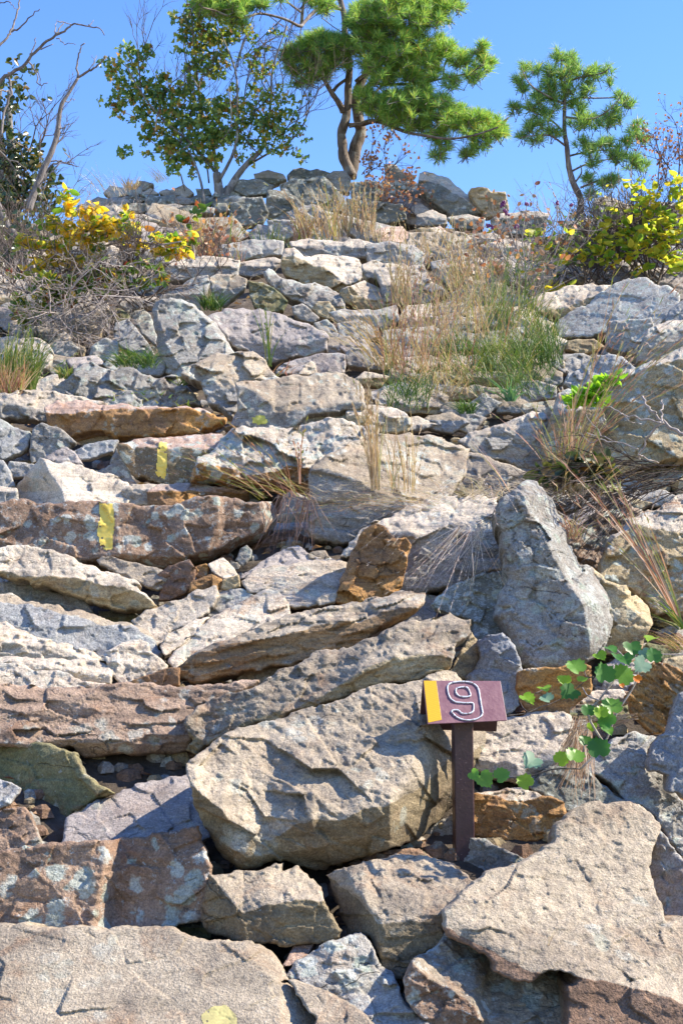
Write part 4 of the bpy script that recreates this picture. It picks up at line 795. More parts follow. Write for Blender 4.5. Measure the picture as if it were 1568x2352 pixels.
PAINT, nt_, nd_, lk_ = new_mat('yellow_paint')
_o = N(nt_, 'ShaderNodeOutputMaterial'); _b = N(nt_, 'ShaderNodeBsdfPrincipled'); lk_.new(_b.outputs[0], _o.inputs[0])
_t = N(nt_, 'ShaderNodeTexCoord'); _n = N(nt_, 'ShaderNodeTexNoise'); _n.inputs['Scale'].default_value = 45; _n.inputs['Detail'].default_value = 8; _n.inputs['Roughness'].default_value = .75
lk_.new(_t.outputs['Object'], _n.inputs['Vector'])
lk_.new(ramp(nt_, _n.outputs['Fac'], [(.28, (.45, .33, .12)), (.38, (.80, .55, .08)), (.6, (.84, .64, .14)), (.74, (.82, .70, .34))]), _b.inputs['Base Color'])
_b.inputs['Roughness'].default_value = .7
paint('blaze1', ['H',(520,698),(600,700),(612,790),(600,880),(600,945),(560,958),(530,930),(515,860),(525,780)], PAINT)
paint('blaze2', ['H',(842,378),(886,376),(888,400),(888,500),(880,575),(845,575),(822,550),(830,450),(835,400)], PAINT)
PG = PAINT.copy(); PG.name = 'faded_green_paint'
for n_ in PG.node_tree.nodes:
    if n_.type == 'VALTORGB':
        for e_, c_ in zip(n_.color_ramp.elements, [(.3,.26,.1),(.50,.46,.07),(.62,.58,.12),(.6,.56,.25)]): e_.color = c_+(1,)
paint('flat3', ['I',(292,302),(340,290),(395,312),(405,345),(388,358),(340,362),(298,352)], PG)

# ------------------------------------------------------------------ smaller stones that fill the joints
def covered(u, v):
    for p in OUTLINES:
        ins = False; n = len(p)
        for i in range(n):
            x1, y1 = p[i]; x2, y2 = p[(i+1) % n]
            if (y1 > v) != (y2 > v) and u < x1+(v-y1)*(x2-x1)/(y2-y1): ins = not ins
        if ins: return True
    return False
CREST = [(-60,560),(60,545),(150,480),(215,455),(270,415),(330,410),(400,420),(500,425),(600,408),(700,400),(960,405),(1040,440),(1170,470),(1240,495),(1350,505),(1400,480),(1640,490)]
_mats = [M_GR, M_GP, M_CR, M_CR, M_BL, M_CRT, M_TGL, M_PU, M_GP]
_traced = list(OUTLINES)
USED = {}
CNAME = {'grey_grey': 'grey', 'grey_pale': 'pale', 'cream_pale': 'tan', 'cream_tan': 'tan', 'blue_tan': 'bluish', 'dark_dark': 'dark', 'dark_pale': 'dark', 'grey_tan': 'grey', 'purple_purple': 'purplish', 'brown_rose': 'brown', 'moss_dark': 'mossy'}
def place_label(m, u, v):
    cn = CNAME.get('_'.join(m.name.split('.')[0].split('_')[1:]), 'plain'); best = None
    for cu, cv, hw, hh, lab in NAMED:
        dx = (u-cu)/hw; dy = (v-cv)/hh; out = math.hypot(max(abs(u-cu)-hw, 0), max(abs(v-cv)-hh, 0)); gap = out+.15*math.hypot(u-cu, v-cv)
        hz = 'right' if dx > 0 else 'left'; vt = 'below' if dy > 0 else 'above'
        if min(abs(dx), abs(dy)) > .6: side = vt+' and '+hz+' of' 
        elif abs(dx) > abs(dy): side = 'just '+hz+' of'
        else: side = 'just '+vt
        if out > 55: side = side.replace('just ', 'farther ')
        full = '%s stone %s the %s' % (cn, side, lab)
        if full in USED: gap += 300
        if len(full.split()) > 16: gap += 2000
        if best is None or gap < best[0]: best = (gap, full)
    USED[best[1]] = 1; return best[1]
def fill(vlo, vhi, cell, minopen, mats, label, group, D_off, ulo=-60, uhi=1640, ktr=(.9, 1.5), wild=0.0):
    n = 0; v = vlo
    while v < vhi:
        cy = cell*.5; u = ulo+R_.uniform(0, cell)
        while u < uhi:
            cu, cv = u+R_.uniform(-.2, .2)*cell, v+R_.uniform(-.2-.3*wild, .2+.3*wild)*cy; gs = R_.uniform(1-.3*wild, 1+.55*wild); ga = R_.uniform(-.12, .5)*wild
            if cv-cy*.6 > np.interp(cu, [a[0] for a in CREST], [a[1] for a in CREST]):
                pts = [(cu+dx*cell*.4, cv+dy*cy*.4) for dx in (-1, 0, 1) for dy in (-1, 0, 1)]
                op = 0
                for a in pts:
                    c_ = False
                    for p in _traced:
                        ins = False; m_ = len(p)
                        for i in range(m_):
                            x1, y1 = p[i]; x2, y2 = p[(i+1) % m_]
                            if (y1 > a[1]) != (y2 > a[1]) and a[0] < x1+(a[1]-y1)*(x2-x1)/(y2-y1): ins = not ins
                        if ins: c_ = True; break
                    op += not c_
                if op >= minopen:
                    k = R_.choice((4, 5, 5, 6)); a0 = R_.uniform(0, 6.28); w = R_.uniform(.6, 1.0); hh = R_.uniform(.6, .95)
                    poly = []
                    for i in range(k):
                        t = a0+6.283*i/k+R_.uniform(-.25, .25); rr = R_.uniform(.82, 1.08)
                        px_, py_ = math.cos(t)*cell*w*rr*gs, math.sin(t)*cy*hh*rr*gs; poly.append((cu+px_*math.cos(ga)-py_*math.sin(ga), cv+px_*math.sin(ga)+py_*math.cos(ga)))
                    top = R_.random() < .65
                    rm = R_.uniform(-.35, .15)
                    ta = math.tan(ga)*cell; T = ['U', (cu-cell, cv+rm*cy+R_.uniform(-.2, .2)*cy-ta), (cu, cv+rm*cy), (cu+cell, cv+rm*cy+R_.uniform(-.2, .2)*cy+ta)] if top else None
                    mt_ = R_.choice(mats); rk(None, place_label(mt_, cu, cv), mt_, ['U']+poly, T=T, kf=R_.uniform(.1, .3) if top else R_.uniform(.3, .9), kt=R_.uniform(*ktr), kx=R_.uniform(-.25-.35*wild, .25),
                       dv=cv+cy*.3, off=D_off, group=group, obj_name='stone', cat='stone', step=2.8)
                    n += 1
            u += cell
        v += cy
    return n
n1 = fill(405, 500, 38, 5, [M_DK, M_DKT, M_GR, M_DK, M_GP], 'small angular stone built into the low wall of the crest', 'small stones of the crest wall', 20, 200, 1200, (.8, 1.2))
n2 = fill(505, 770, 92, 5, _mats, 'medium angular stone in the jumble of the upper slope', 'medium stones on the upper slope', 50, wild=1.0)
n3 = fill(765, 1230, 70, 5, _mats, 'fist sized shaded stone in a gap on the middle slope', 'gap stones of the middle slope', 90)
n4 = fill(1235, 2200, 75, 5, [M_GR, M_BR, M_CR, M_MO, M_PU], 'dim stone deep in a gap between the large lower rocks', 'gap stones of the lower slope', 170)
print('fillers', n1, n2, n3, n4)
# loose scree carrying the slope on beyond both edges of the view: nobody could count it
def scree():
    mb = MB(); rg = random.Random(5)
    for i in range(1500):
        Y = rg.uniform(2.6, 11.5); half = Y*784/FPX
        x = rg.choice((-1, 1))*(half+rg.uniform(.12, 1)**1.5*5.5)
        s = rg.uniform(.10, .34); nseg = 7; z = gz(Y)-.10-(.10*max(abs(x)-6, 0) if Y > 8 else 0)
        ax, ay, az = s*rg.uniform(.7, 1.3), s*rg.uniform(.6, 1), s*rg.uniform(.25, .6); rot = rg.uniform(0, 3); tl = rg.uniform(-.4, .4)
        vs = []
        for r_, hz in ((.75, -1), (1.0, -.3), (.95, .5), (.6, 1.0)):
            for k in range(nseg):
                t = 6.283*k/nseg+rot; q = r_*rg.uniform(.85, 1.1)
                vs.append((x+ax*q*math.cos(t), Y+ay*q*math.sin(t), z+az*(hz+tl*math.cos(t)*q+rg.uniform(-.08, .08))))
        f = [[a*nseg+k, a*nseg+(k+1) % nseg, (a+1)*nseg+(k+1) % nseg, (a+1)*nseg+k] for a in range(3) for k in range(nseg)]
        f.append([3*nseg+k for k in range(nseg)]); mb.add(vs, f, rg.randrange(4))
    o = mb.build('scree', [M_GR, M_CR, M_GP, M_TGL], smooth=False)
    o.data.attributes.new('facet', 'FLOAT', 'POINT')
    tag(o, 'loose angular scree covering the slope on both sides', 'scree', kind='stuff')
scree()

YL_ = PAINT.copy(); YL_.name = 'yellow_lichen'
for n_ in YL_.node_tree.nodes:
    if n_.type == 'VALTORGB':
        for e_, c_ in zip(n_.color_ramp.elements, [(.25,.21,.12),(.36,.31,.13),(.50,.44,.17),(.55,.5,.3)]): e_.color = c_+(1,)
paint('slab_bl', ['A',(1060,1290),(1120,1250),(1200,1240),(1250,1290),(1260,1350),(1070,1350)], YL_).name = 'lichen_patch'
def debris():
    rg = random.Random(9); mb = MB()
    def zg(x, Y): return gz(Y)-.13+float(fbm(np.array([x*1.3+5]), np.array([Y*1.3]), 91, 4)[0])*.12
    for i in range(4200):
        Y = 2.35+rg.random()**1.3*5.5; x = rg.uniform(-1, 1)*Y*.30; z = zg(x, Y)
        s = rg.uniform(.008, .035); n = 5; rot = rg.uniform(0, 6); vs = []
        for r_, hz in ((1.0, -.3), (.9, .35), (.45, .7)):
            for k in range(n):
                t = 6.283*k/n+rot; q = r_*rg.uniform(.75, 1.2)*s; vs.append((x+q*math.cos(t), Y+q*math.sin(t)*.8, z+hz*s*rg.uniform(.7, 1.2)))
        mb.add(vs, [[a*n+k, a*n+(k+1) % n, (a+1)*n+(k+1) % n, (a+1)*n+k] for a in range(2) for k in range(n)]+[[2*n+k for k in range(n)]], rg.randrange(3))
    o = mb.build('gravel', [M_CR, M_GR, M_BR], smooth=False); tag(o, 'gravel and rock chips lying in the joints between the rocks', 'gravel', kind='stuff')
    mb = MB()
    for i in range(1600):
        Y = 2.35+rg.random()*6; x = rg.uniform(-1, 1)*Y*.30; z = zg(x, Y)+.01
        s = rg.uniform(.012, .03); a = rg.uniform(0, 6); c, q = math.cos(a)*s, math.sin(a)*s; w = rg.uniform(.3, .6)
        mb.add([(x-c, Y-q, z), (x+q*w, Y-c*w, z+s*rg.uniform(.1, .8)), (x+c, Y+q, z+s*.3), (x-q*w, Y+c*w, z+s*rg.uniform(.1, .8))], [[0, 1, 2], [0, 2, 3]])
    o = mb.build('leaf_litter', leaf_mat('dead_leaves', [(0, (.22, .11, .06)), (.5, (.34, .20, .11)), (1, (.46, .34, .22))], .2, .7), smooth=False); tag(o, 'dead brown leaves fallen between the rocks', 'leaf litter', kind='stuff')
debris()
# ------------------------------------------------------------------ trail sign
def sign():
    def paint_metal(name, c1, c2, r1=.35):
        m, nt, nd, lk = new_mat(name)
        out = N(nt, 'ShaderNodeOutputMaterial'); bs = N(nt, 'ShaderNodeBsdfPrincipled'); lk.new(bs.outputs[0], out.inputs[0])
        tc = N(nt, 'ShaderNodeTexCoord'); nz = N(nt, 'ShaderNodeTexNoise'); nz.inputs['Scale'].default_value = 28; nz.inputs['Detail'].default_value = 9; nz.inputs['Roughness'].default_value = .7
        lk.new(tc.outputs['Object'], nz.inputs['Vector'])
        c = ramp(nt, nz.outputs['Fac'], [(.35, c1), (.62, c2)])
        n2 = N(nt, 'ShaderNodeTexNoise'); n2.inputs['Scale'].default_value = 160; n2.inputs['Detail'].default_value = 3; lk.new(tc.outputs['Object'], n2.inputs['Vector'])
        c = mixc(nt, ramp(nt, n2.outputs['Fac'], [(.68, 0.0), (.74, .6)]), c, (.40, .26, .22))
        lk.new(c, bs.inputs['Base Color']); lk.new(ramp(nt, nz.outputs['Fac'], [(.3, r1), (.7, r1+.25)]), bs.inputs['Roughness'])
        bp = N(nt, 'ShaderNodeBump'); bp.inputs['Strength'].default_value = .25; bp.inputs['Distance'].default_value = .002; lk.new(n2.outputs['Fac'], bp.inputs['Height']); lk.new(bp.outputs[0], bs.inputs['Normal'])
        return m
    mp = paint_metal('maroon_enamel', (.17, .065, .085), (.22, .095, .12))
    md = paint_metal('dark_brown_enamel', (.055, .026, .028), (.085, .04, .04))
    mw, nt, nd, lk = new_mat('worn_white_bead'); out = N(nt, 'ShaderNodeOutputMaterial'); bs = N(nt, 'ShaderNodeBsdfPrincipled'); lk.new(bs.outputs[0], out.inputs[0])
    tc = N(nt, 'ShaderNodeTexCoord'); nz = N(nt, 'ShaderNodeTexNoise'); nz.inputs['Scale'].default_value = 170; nz.inputs['Detail'].default_value = 4; lk.new(tc.outputs['Object'], nz.inputs['Vector'])
    lk.new(ramp(nt, nz.outputs['Fac'], [(.36, (.22, .17, .19)), (.5, (.62, .64, .68))]), bs.inputs['Base Color']); bs.inputs['Roughness'].default_value = .45
    my, nt, nd, lk = new_mat('yellow_reflective_tape'); out = N(nt, 'ShaderNodeOutputMaterial'); bs = N(nt, 'ShaderNodeBsdfPrincipled'); lk.new(bs.outputs[0], out.inputs[0])
    tc = N(nt, 'ShaderNodeTexCoord'); vo = N(nt, 'ShaderNodeTexVoronoi'); vo.inputs['Scale'].default_value = 330; vo.inputs['Randomness'].default_value = 0.05
    lk.new(tc.outputs['Object'], vo.inputs['Vector'])
    lk.new(ramp(nt, vo.outputs['Distance'], [(.2, (.74, .45, .01)), (.6, (.62, .34, .005))]), bs.inputs['Base Color']); bs.inputs['Roughness'].default_value = .35
    g = lambda x, y: (939.2+x*.1736, 1531.2+y*.1736)
    YL, YR = 3.10, 3.135
    c = {}
    c['TL'] = at(*g(178, 181), YL); c['TR'] = at(*g(1207, 188), YR)
    c['BL'] = at(*g(243, 760), YL-.058); c['BR'] = at(*g(1296, 712), YR-.062)
    _n = (c['BL']-c['TL']).cross(c['TR']-c['TL']).normalized(); _d = at(*g(1296, 712), 1.0); c['BR'] = _d*(c['TL'].dot(_n)/_d.dot(_n))
    c['KL'] = at(*g(122, 822), YL+.085); c['KR'] = at(*g(1152, 850), YR+.075)
    root = empty('trail_marker_sign', (c['TL'].x*.4+c['TR'].x*.6, YL, -1.0), 'maroon tent shaped number 9 trail marker on a dark post', 'sign')
    def slab(name, a, b, c_, d, t, mat, parent=root, bev=.002):
        n = (b-a).cross(d-a).normalized()*t
        mb = MB(); vs = [a, b, c_, d, a+n, b+n, c_+n, d+n]
        mb.add([list(v) for v in vs], [[0, 1, 2, 3], [7, 6, 5, 4], [4, 5, 1, 0], [5, 6, 2, 1], [6, 7, 3, 2], [7, 4, 0, 3]])
        o = mb.build(name, mat, parent, smooth=False)
        bm = o.modifiers.new('b', 'BEVEL'); bm.width = bev; bm.segments = 2
        return o
    slab('front_panel', c['TL'], c['BL'], c['BR'], c['TR'], -.003, mp, bev=.0012)
    sh = Vector((0, .0045, 0))
    bp_ = slab('back_panel', c['TL']+sh, c['TR']+sh, c['KR'], c['KL'], -.003, md, bev=.0012)
    # plane of the front panel
    nrm = (c['BL']-c['TL']).cross(c['TR']-c['TL']).normalized()
    if nrm.y > 0: nrm = -nrm
    def onp(x, y, lift=.0):
        d = at(*g(x, y), 1.0); p0 = c['TL']+nrm*lift
        return d*(p0.dot(nrm)/d.dot(nrm))
    a, b, c_, d = onp(192, 184, .0006), onp(252, 740, .0006), onp(430, 703, .0006), onp(357, 186, .0006)
    slab('yellow_strip', a, b, c_, d, -.0012, my, bev=.0002)
    outer = [(560,212),(640,200),(720,198),(800,206),(870,238),(912,290),(928,360),(945,470),(962,560),(968,620),(940,665),(870,697),(790,708),(700,697),(630,668),(585,630),(560,590),(600,572),(650,578),(690,612),(740,622),(815,612),(848,580),(850,530),(842,482),(760,480),(660,474),(600,462),(545,418),(515,350),(505,275),(522,235),(560,212)]
    inner = [(625,285),(700,270),(760,276),(788,308),(812,378),(770,398),(690,396),(642,376),(614,330),(625,285)]
    mb = MB()
    for path in (outer, inner):
        pts = smooth_path([onp(x, y, .0012) for x, y in path], 3); pts = [p+nrm*R_.uniform(-.0002, .0003) for p in pts]
        tube(mb, pts, [.00195*R_.uniform(.8, 1.2) for _ in pts], 7)
    mb.build('numeral', mw, root)
    # post: square tube turned a little
    def P3(x, Y): u, _ = g(x, 0); return (u-CX)/FPX*Y
    x0, x1, xl = P3(577, 3.10), P3(830, 3.10), P3(536, 3.145)
    zt, zb = at(*g(700, 560), 3.12).z, -1.0
    q = [(x0, 3.10), (x1, 3.107), (x1-(x0-xl)*.9, 3.152), (xl, 3.145)]
    mb = MB(); vs = [(x, y, zb) for x, y in q]+[(x, y, zt) for x, y in q]
    mb.add(vs, [[0, 1, 5, 4], [1, 2, 6, 5], [2, 3, 7, 6], [3, 0, 4, 7], [4, 5, 6, 7], [3, 2, 1, 0]])
    o = mb.build('post', md, root, smooth=False); bm = o.modifiers.new('b', 'BEVEL'); bm.width = .003; bm.segments = 2
sign()

# ------------------------------------------------------------------ plants: helpers
npr = np.random.RandomState(11)
def leaf_mesh(kind, mat):
    if kind == 'oval': o = [(0, 0), (.22, .18), (.30, .45), (.20, .78), (0, 1), (-.20, .78), (-.30, .45), (-.22, .18)]
    elif kind == 'oak': o = [(0, 0), (.08, .2), (.22, .35), (.16, .5), (.42, .68), (.36, .85), (.18, .86), (0, 1), (-.18, .86), (-.38, .84), (-.40, .66), (-.16, .5), (-.24, .34), (-.08, .2)]
    elif kind == 'grape': o = [(0, .12), (.16, -.02), (.36, .04), (.50, .22), (.44, .32), (.54, .46), (.42, .56), (.44, .72), (.26, .74), (.18, .88), (.08, .86), (0, 1.02), (-.08, .86), (-.18, .90), (-.26, .74), (-.44, .70), (-.42, .56), (-.54, .46), (-.44, .32), (-.50, .22), (-.36, .04), (-.16, -.02)]
    else: o = [(0, 0), (.1, .3), (.1, .7), (0, 1), (-.1, .7), (-.1, .3)]
    n = len(o); mid = [(0, y) for y in (.05, .5, .95)]
    me = bpy.data.meshes.new('leaf_'+kind)
    verts = [(x, y-.0, abs(x)*.35-.18*(y-.5)**2+(.03*math.sin(9*x+5*y))) for x, y in o]+[(0, .5, -.02)]
    faces = [[i, (i+1) % n, n] for i in range(n)]
    me.from_pydata(verts, [], faces); me.materials.append(mat)
    me.polygons.foreach_set('use_smooth', np.ones(len(me.polygons), bool))
    return me
from mathutils import Euler, Matrix
def leaves(parent, mesh, items, limit=300, stuffname='foliage'):
    """items: (pos, size, euler). The largest become leaf parts, the rest one foliage part."""
    items = sorted(items, key=lambda t: -t[1])
    base = parent.location
    for p, s, e in items[:limit]:
        o = bpy.data.objects.new('leaf', mesh); col.objects.link(o); o.parent = parent
        o.location = Vector(p)-base; o.rotation_euler = e; o.scale = (s, s, s)
    rest = items[limit:]
    if rest:
        bv = np.array([v.co[:] for v in mesh.vertices]); bf = np.array([list(q.vertices) for q in mesh.polygons]); nv = len(bv)
        V = []; F = []
        for i, (p, s, e) in enumerate(rest):
            m = np.array(e.to_matrix()); V.append(bv@m.T*s+np.array(p)); F.append(bf+i*nv)
        o = link_mesh(stuffname, np.concatenate(V), np.concatenate(F), mesh.materials[0], parent); o['kind'] = 'stuff'
def blob_items(blobs, crop, Y, dens, size, flat=.8, tilt=None, rg=R_, ysp=1.0):
    """dens: leaves per 100 square frame px"""
    out = []
    for b in P(blobs, crop):
        u, v, r = b[:3]; n = int(dens*r*r*3.14/100+.5)
        for i in range(n):
            a = rg.uniform(0, 6.283); q = r*math.sqrt(rg.random())*1.05
            yy = Y+rg.gauss(0, .45)*r*Y/FPX*1.3*ysp
            p = at(u+q*math.cos(a), v+q*math.sin(a)*flat, yy)
            s = size*rg.uniform(.65, 1.25)
            if tilt: e = Euler((rad(90)+rg.gauss(0, .5)+tilt, rg.gauss(0, .6), rg.gauss(0, 1.0)+rg.choice((0, math.pi))))
            else: e = Euler((rg.uniform(0, 6.28), rg.uniform(0, 6.28), rg.uniform(0, 6.28)))
            out.append((p, s, e))
    return out
def wpath(seq, crop, Y, dy=0.0, sub=4):
    pts = P(seq, crop); n = len(pts)
    return smooth_path([at(p[0], p[1], Y+dy*i/max(n-1, 1)) for i, p in enumerate(pts)], sub)
def limb(name, parent, mat, path, r0, r1, n=7, wob=0):
    m = len(path)
    if wob: path = [p+Vector((R_.gauss(0, wob), R_.gauss(0, wob), R_.gauss(0, wob))) for p in path]
    rr = [(r0+(r1-r0)*(i/(m-1)))*R_.uniform(.93, 1.07) for i in range(m)]
    mb = MB(); tube(mb, path, rr, n); return mb.build(name, mat, parent)
def needles(name, parent, mat, tufts, nn, ln, w):
    """tufts: (pos, axis). thin three sided spikes bursting from each tip"""
    T = len(tufts); pos = np.repeat(np.array([list(t[0]) for t in tufts]), nn, 0); ax = np.repeat(np.array([list(t[1]) for t in tufts]), nn, 0)
    d = npr.normal(0, 1, (T*nn, 3)); d /= np.linalg.norm(d, axis=1, keepdims=True)
    d = d+ax*1.0; d /= np.linalg.norm(d, axis=1, keepdims=True)
    L = ln*npr.uniform(.7, 1.15, (T*nn, 1)); start = pos-ax*npr.uniform(0, .6, (T*nn, 1))*ln*.7
    s = np.cross(d, npr.normal(0, 1, (T*nn, 3))); s /= np.linalg.norm(s, axis=1, keepdims=True)
    mid = start+d*L*.55-np.array([0, 0, 1])*L*.03; tip = start+d*L-np.array([0, 0, 1])*L*.12
    V = np.stack([start-s*w*.35, start+s*w*.35, mid+s*w*.5, mid-s*w*.5, tip], 1).reshape(-1, 3)
    b = np.arange(T*nn)*5
    F = [[i, i+1, i+2, i+3] for i in b.tolist()]+[[i+3, i+2, i+4] for i in b.tolist()]
    o = link_mesh(name, V, F, mat, parent, smooth=False); o['kind'] = 'stuff'; return o
def twigs(name, parent, mat, starts, rad0, length, levels=3, n=4, up=.4, split=3, stuff=True, jit=.5):
    mb = MB()
    def rec(p, d, L, r, lv):
        pts = [p]; q = p; dd = d
        for k in range(3):
            dd = (dd+Vector((R_.gauss(0, jit*.35), R_.gauss(0, jit*.35), R_.gauss(0, jit*.35)+up*.08))).normalized(); q = q+dd*L/3; pts.append(q)
        tube(mb, pts, [r, r*.85, r*.7, r*.5], n, cap=False)
        tips.append((q, dd))
        if lv > 0:
            for k in range(split):
                s = pts[R_.choice((1, 2, 3))]
                nd = (dd+Vector((R_.gauss(0, jit), R_.gauss(0, jit), R_.gauss(0, jit)+up*.3))).normalized()
                rec(s, nd, L*R_.uniform(.5, .8), r*.6, lv-1)
    tips = []
    for p, d in starts: rec(Vector(p), Vector(d).normalized(), length*R_.uniform(.8, 1.2), rad0, levels)
    o = mb.build(name, mat, parent)
    if stuff: o['kind'] = 'stuff'
    return tips

BARK_P = bark_mat('pine_bark', (.06, .045, .035), (.22, .17, .14), (.30, .29, .27), 22)
BARK_O = bark_mat('oak_bark', (.08, .075, .07), (.24, .22, .20), (.36, .35, .33), 26)
DEADW = bark_mat('weathered_dead_wood', (.09, .075, .07), (.25, .22, .21), None, 30)
TWIG = bark_mat('grey_twig', (.22, .17, .15), (.50, .43, .39), None, 40)
DTWIG = bark_mat('dark_twig', (.06, .045, .04), (.17, .13, .11), None, 40)
NEED = leaf_mat('pine_needles', [(0, (.12, .26, .07)), (.4, (.22, .40, .10)), (.75, (.36, .53, .12)), (.92, (.52, .56, .15)), (1, (.42, .22, .08))], .45, .5)
NEED2 = leaf_mat('pine_needles_young', [(0, (.12, .25, .08)), (.5, (.22, .40, .11)), (.9, (.38, .50, .14)), (1, (.36, .24, .08))], .4, .5)
OAKL = leaf_mat('oak_leaves', [(0, (.07, .15, .05)), (.4, (.14, .24, .06)), (.66, (.24, .32, .07)), (.84, (.42, .40, .08)), (.93, (.42, .24, .06)), (1, (.26, .12, .05))], .45, .35, .6)
EVERG = leaf_mat('broad_evergreen_leaves', [(0, (.03, .055, .02)), (.6, (.055, .09, .03)), (.85, (.14, .16, .04)), (1, (.30, .16, .05))], .25, .3, .7)
YELL = leaf_mat('yellow_autumn_leaves', [(0, (.62, .36, .03)), (.3, (.74, .52, .05)), (.55, (.68, .56, .10)), (.75, (.36, .38, .05)), (.9, (.16, .30, .04)), (1, (.10, .24, .04))], .6, .4)
YELG = leaf_mat('yellow_green_leaves', [(0, (.60, .46, .05)), (.25, (.58, .50, .07)), (.45, (.38, .42, .06)), (.75, (.28, .38, .05)), (1, (.12, .24, .04))], .6, .4)
GRNM = leaf_mat('mixed_low_leaves', [(0, (.08, .17, .03)), (.45, (.15, .25, .04)), (.7, (.34, .36, .06)), (.85, (.50, .30, .04)), (.93, (.40, .07, .03)), (1, (.30, .16, .1))], .4, .4)
REDL = leaf_mat('russet_leaves', [(0, (.30, .10, .05)), (.5, (.42, .19, .10)), (1, (.50, .33, .22))], .35, .5)
LIME = leaf_mat('lime_leaves', [(0, (.20, .42, .03)), (1, (.34, .52, .05))], .55, .35)
VINEG = leaf_mat('grape_leaves', [(0, (.05, .16, .035)), (.6, (.10, .27, .05)), (1, (.20, .40, .06))], .5, .4)
TEAL = leaf_mat('pale_leaf_backs', [(0, (.14, .25, .17)), (1, (.22, .34, .22))], .25, .5)
ORNG = leaf_mat('orange_leaf', [(0, (.75, .14, .03)), (1, (.80, .25, .04))], .5, .4)
BERRY, _nt, _nd, _lk = new_mat('purple_berries'); _b = N(_nt, 'ShaderNodeBsdfPrincipled'); _o = N(_nt, 'ShaderNodeOutputMaterial'); _lk.new(_b.outputs[0], _o.inputs[0])
_b.inputs['Base Color'].default_value = (.16, .02, .12, 1); _b.inputs['Roughness'].default_value = .35

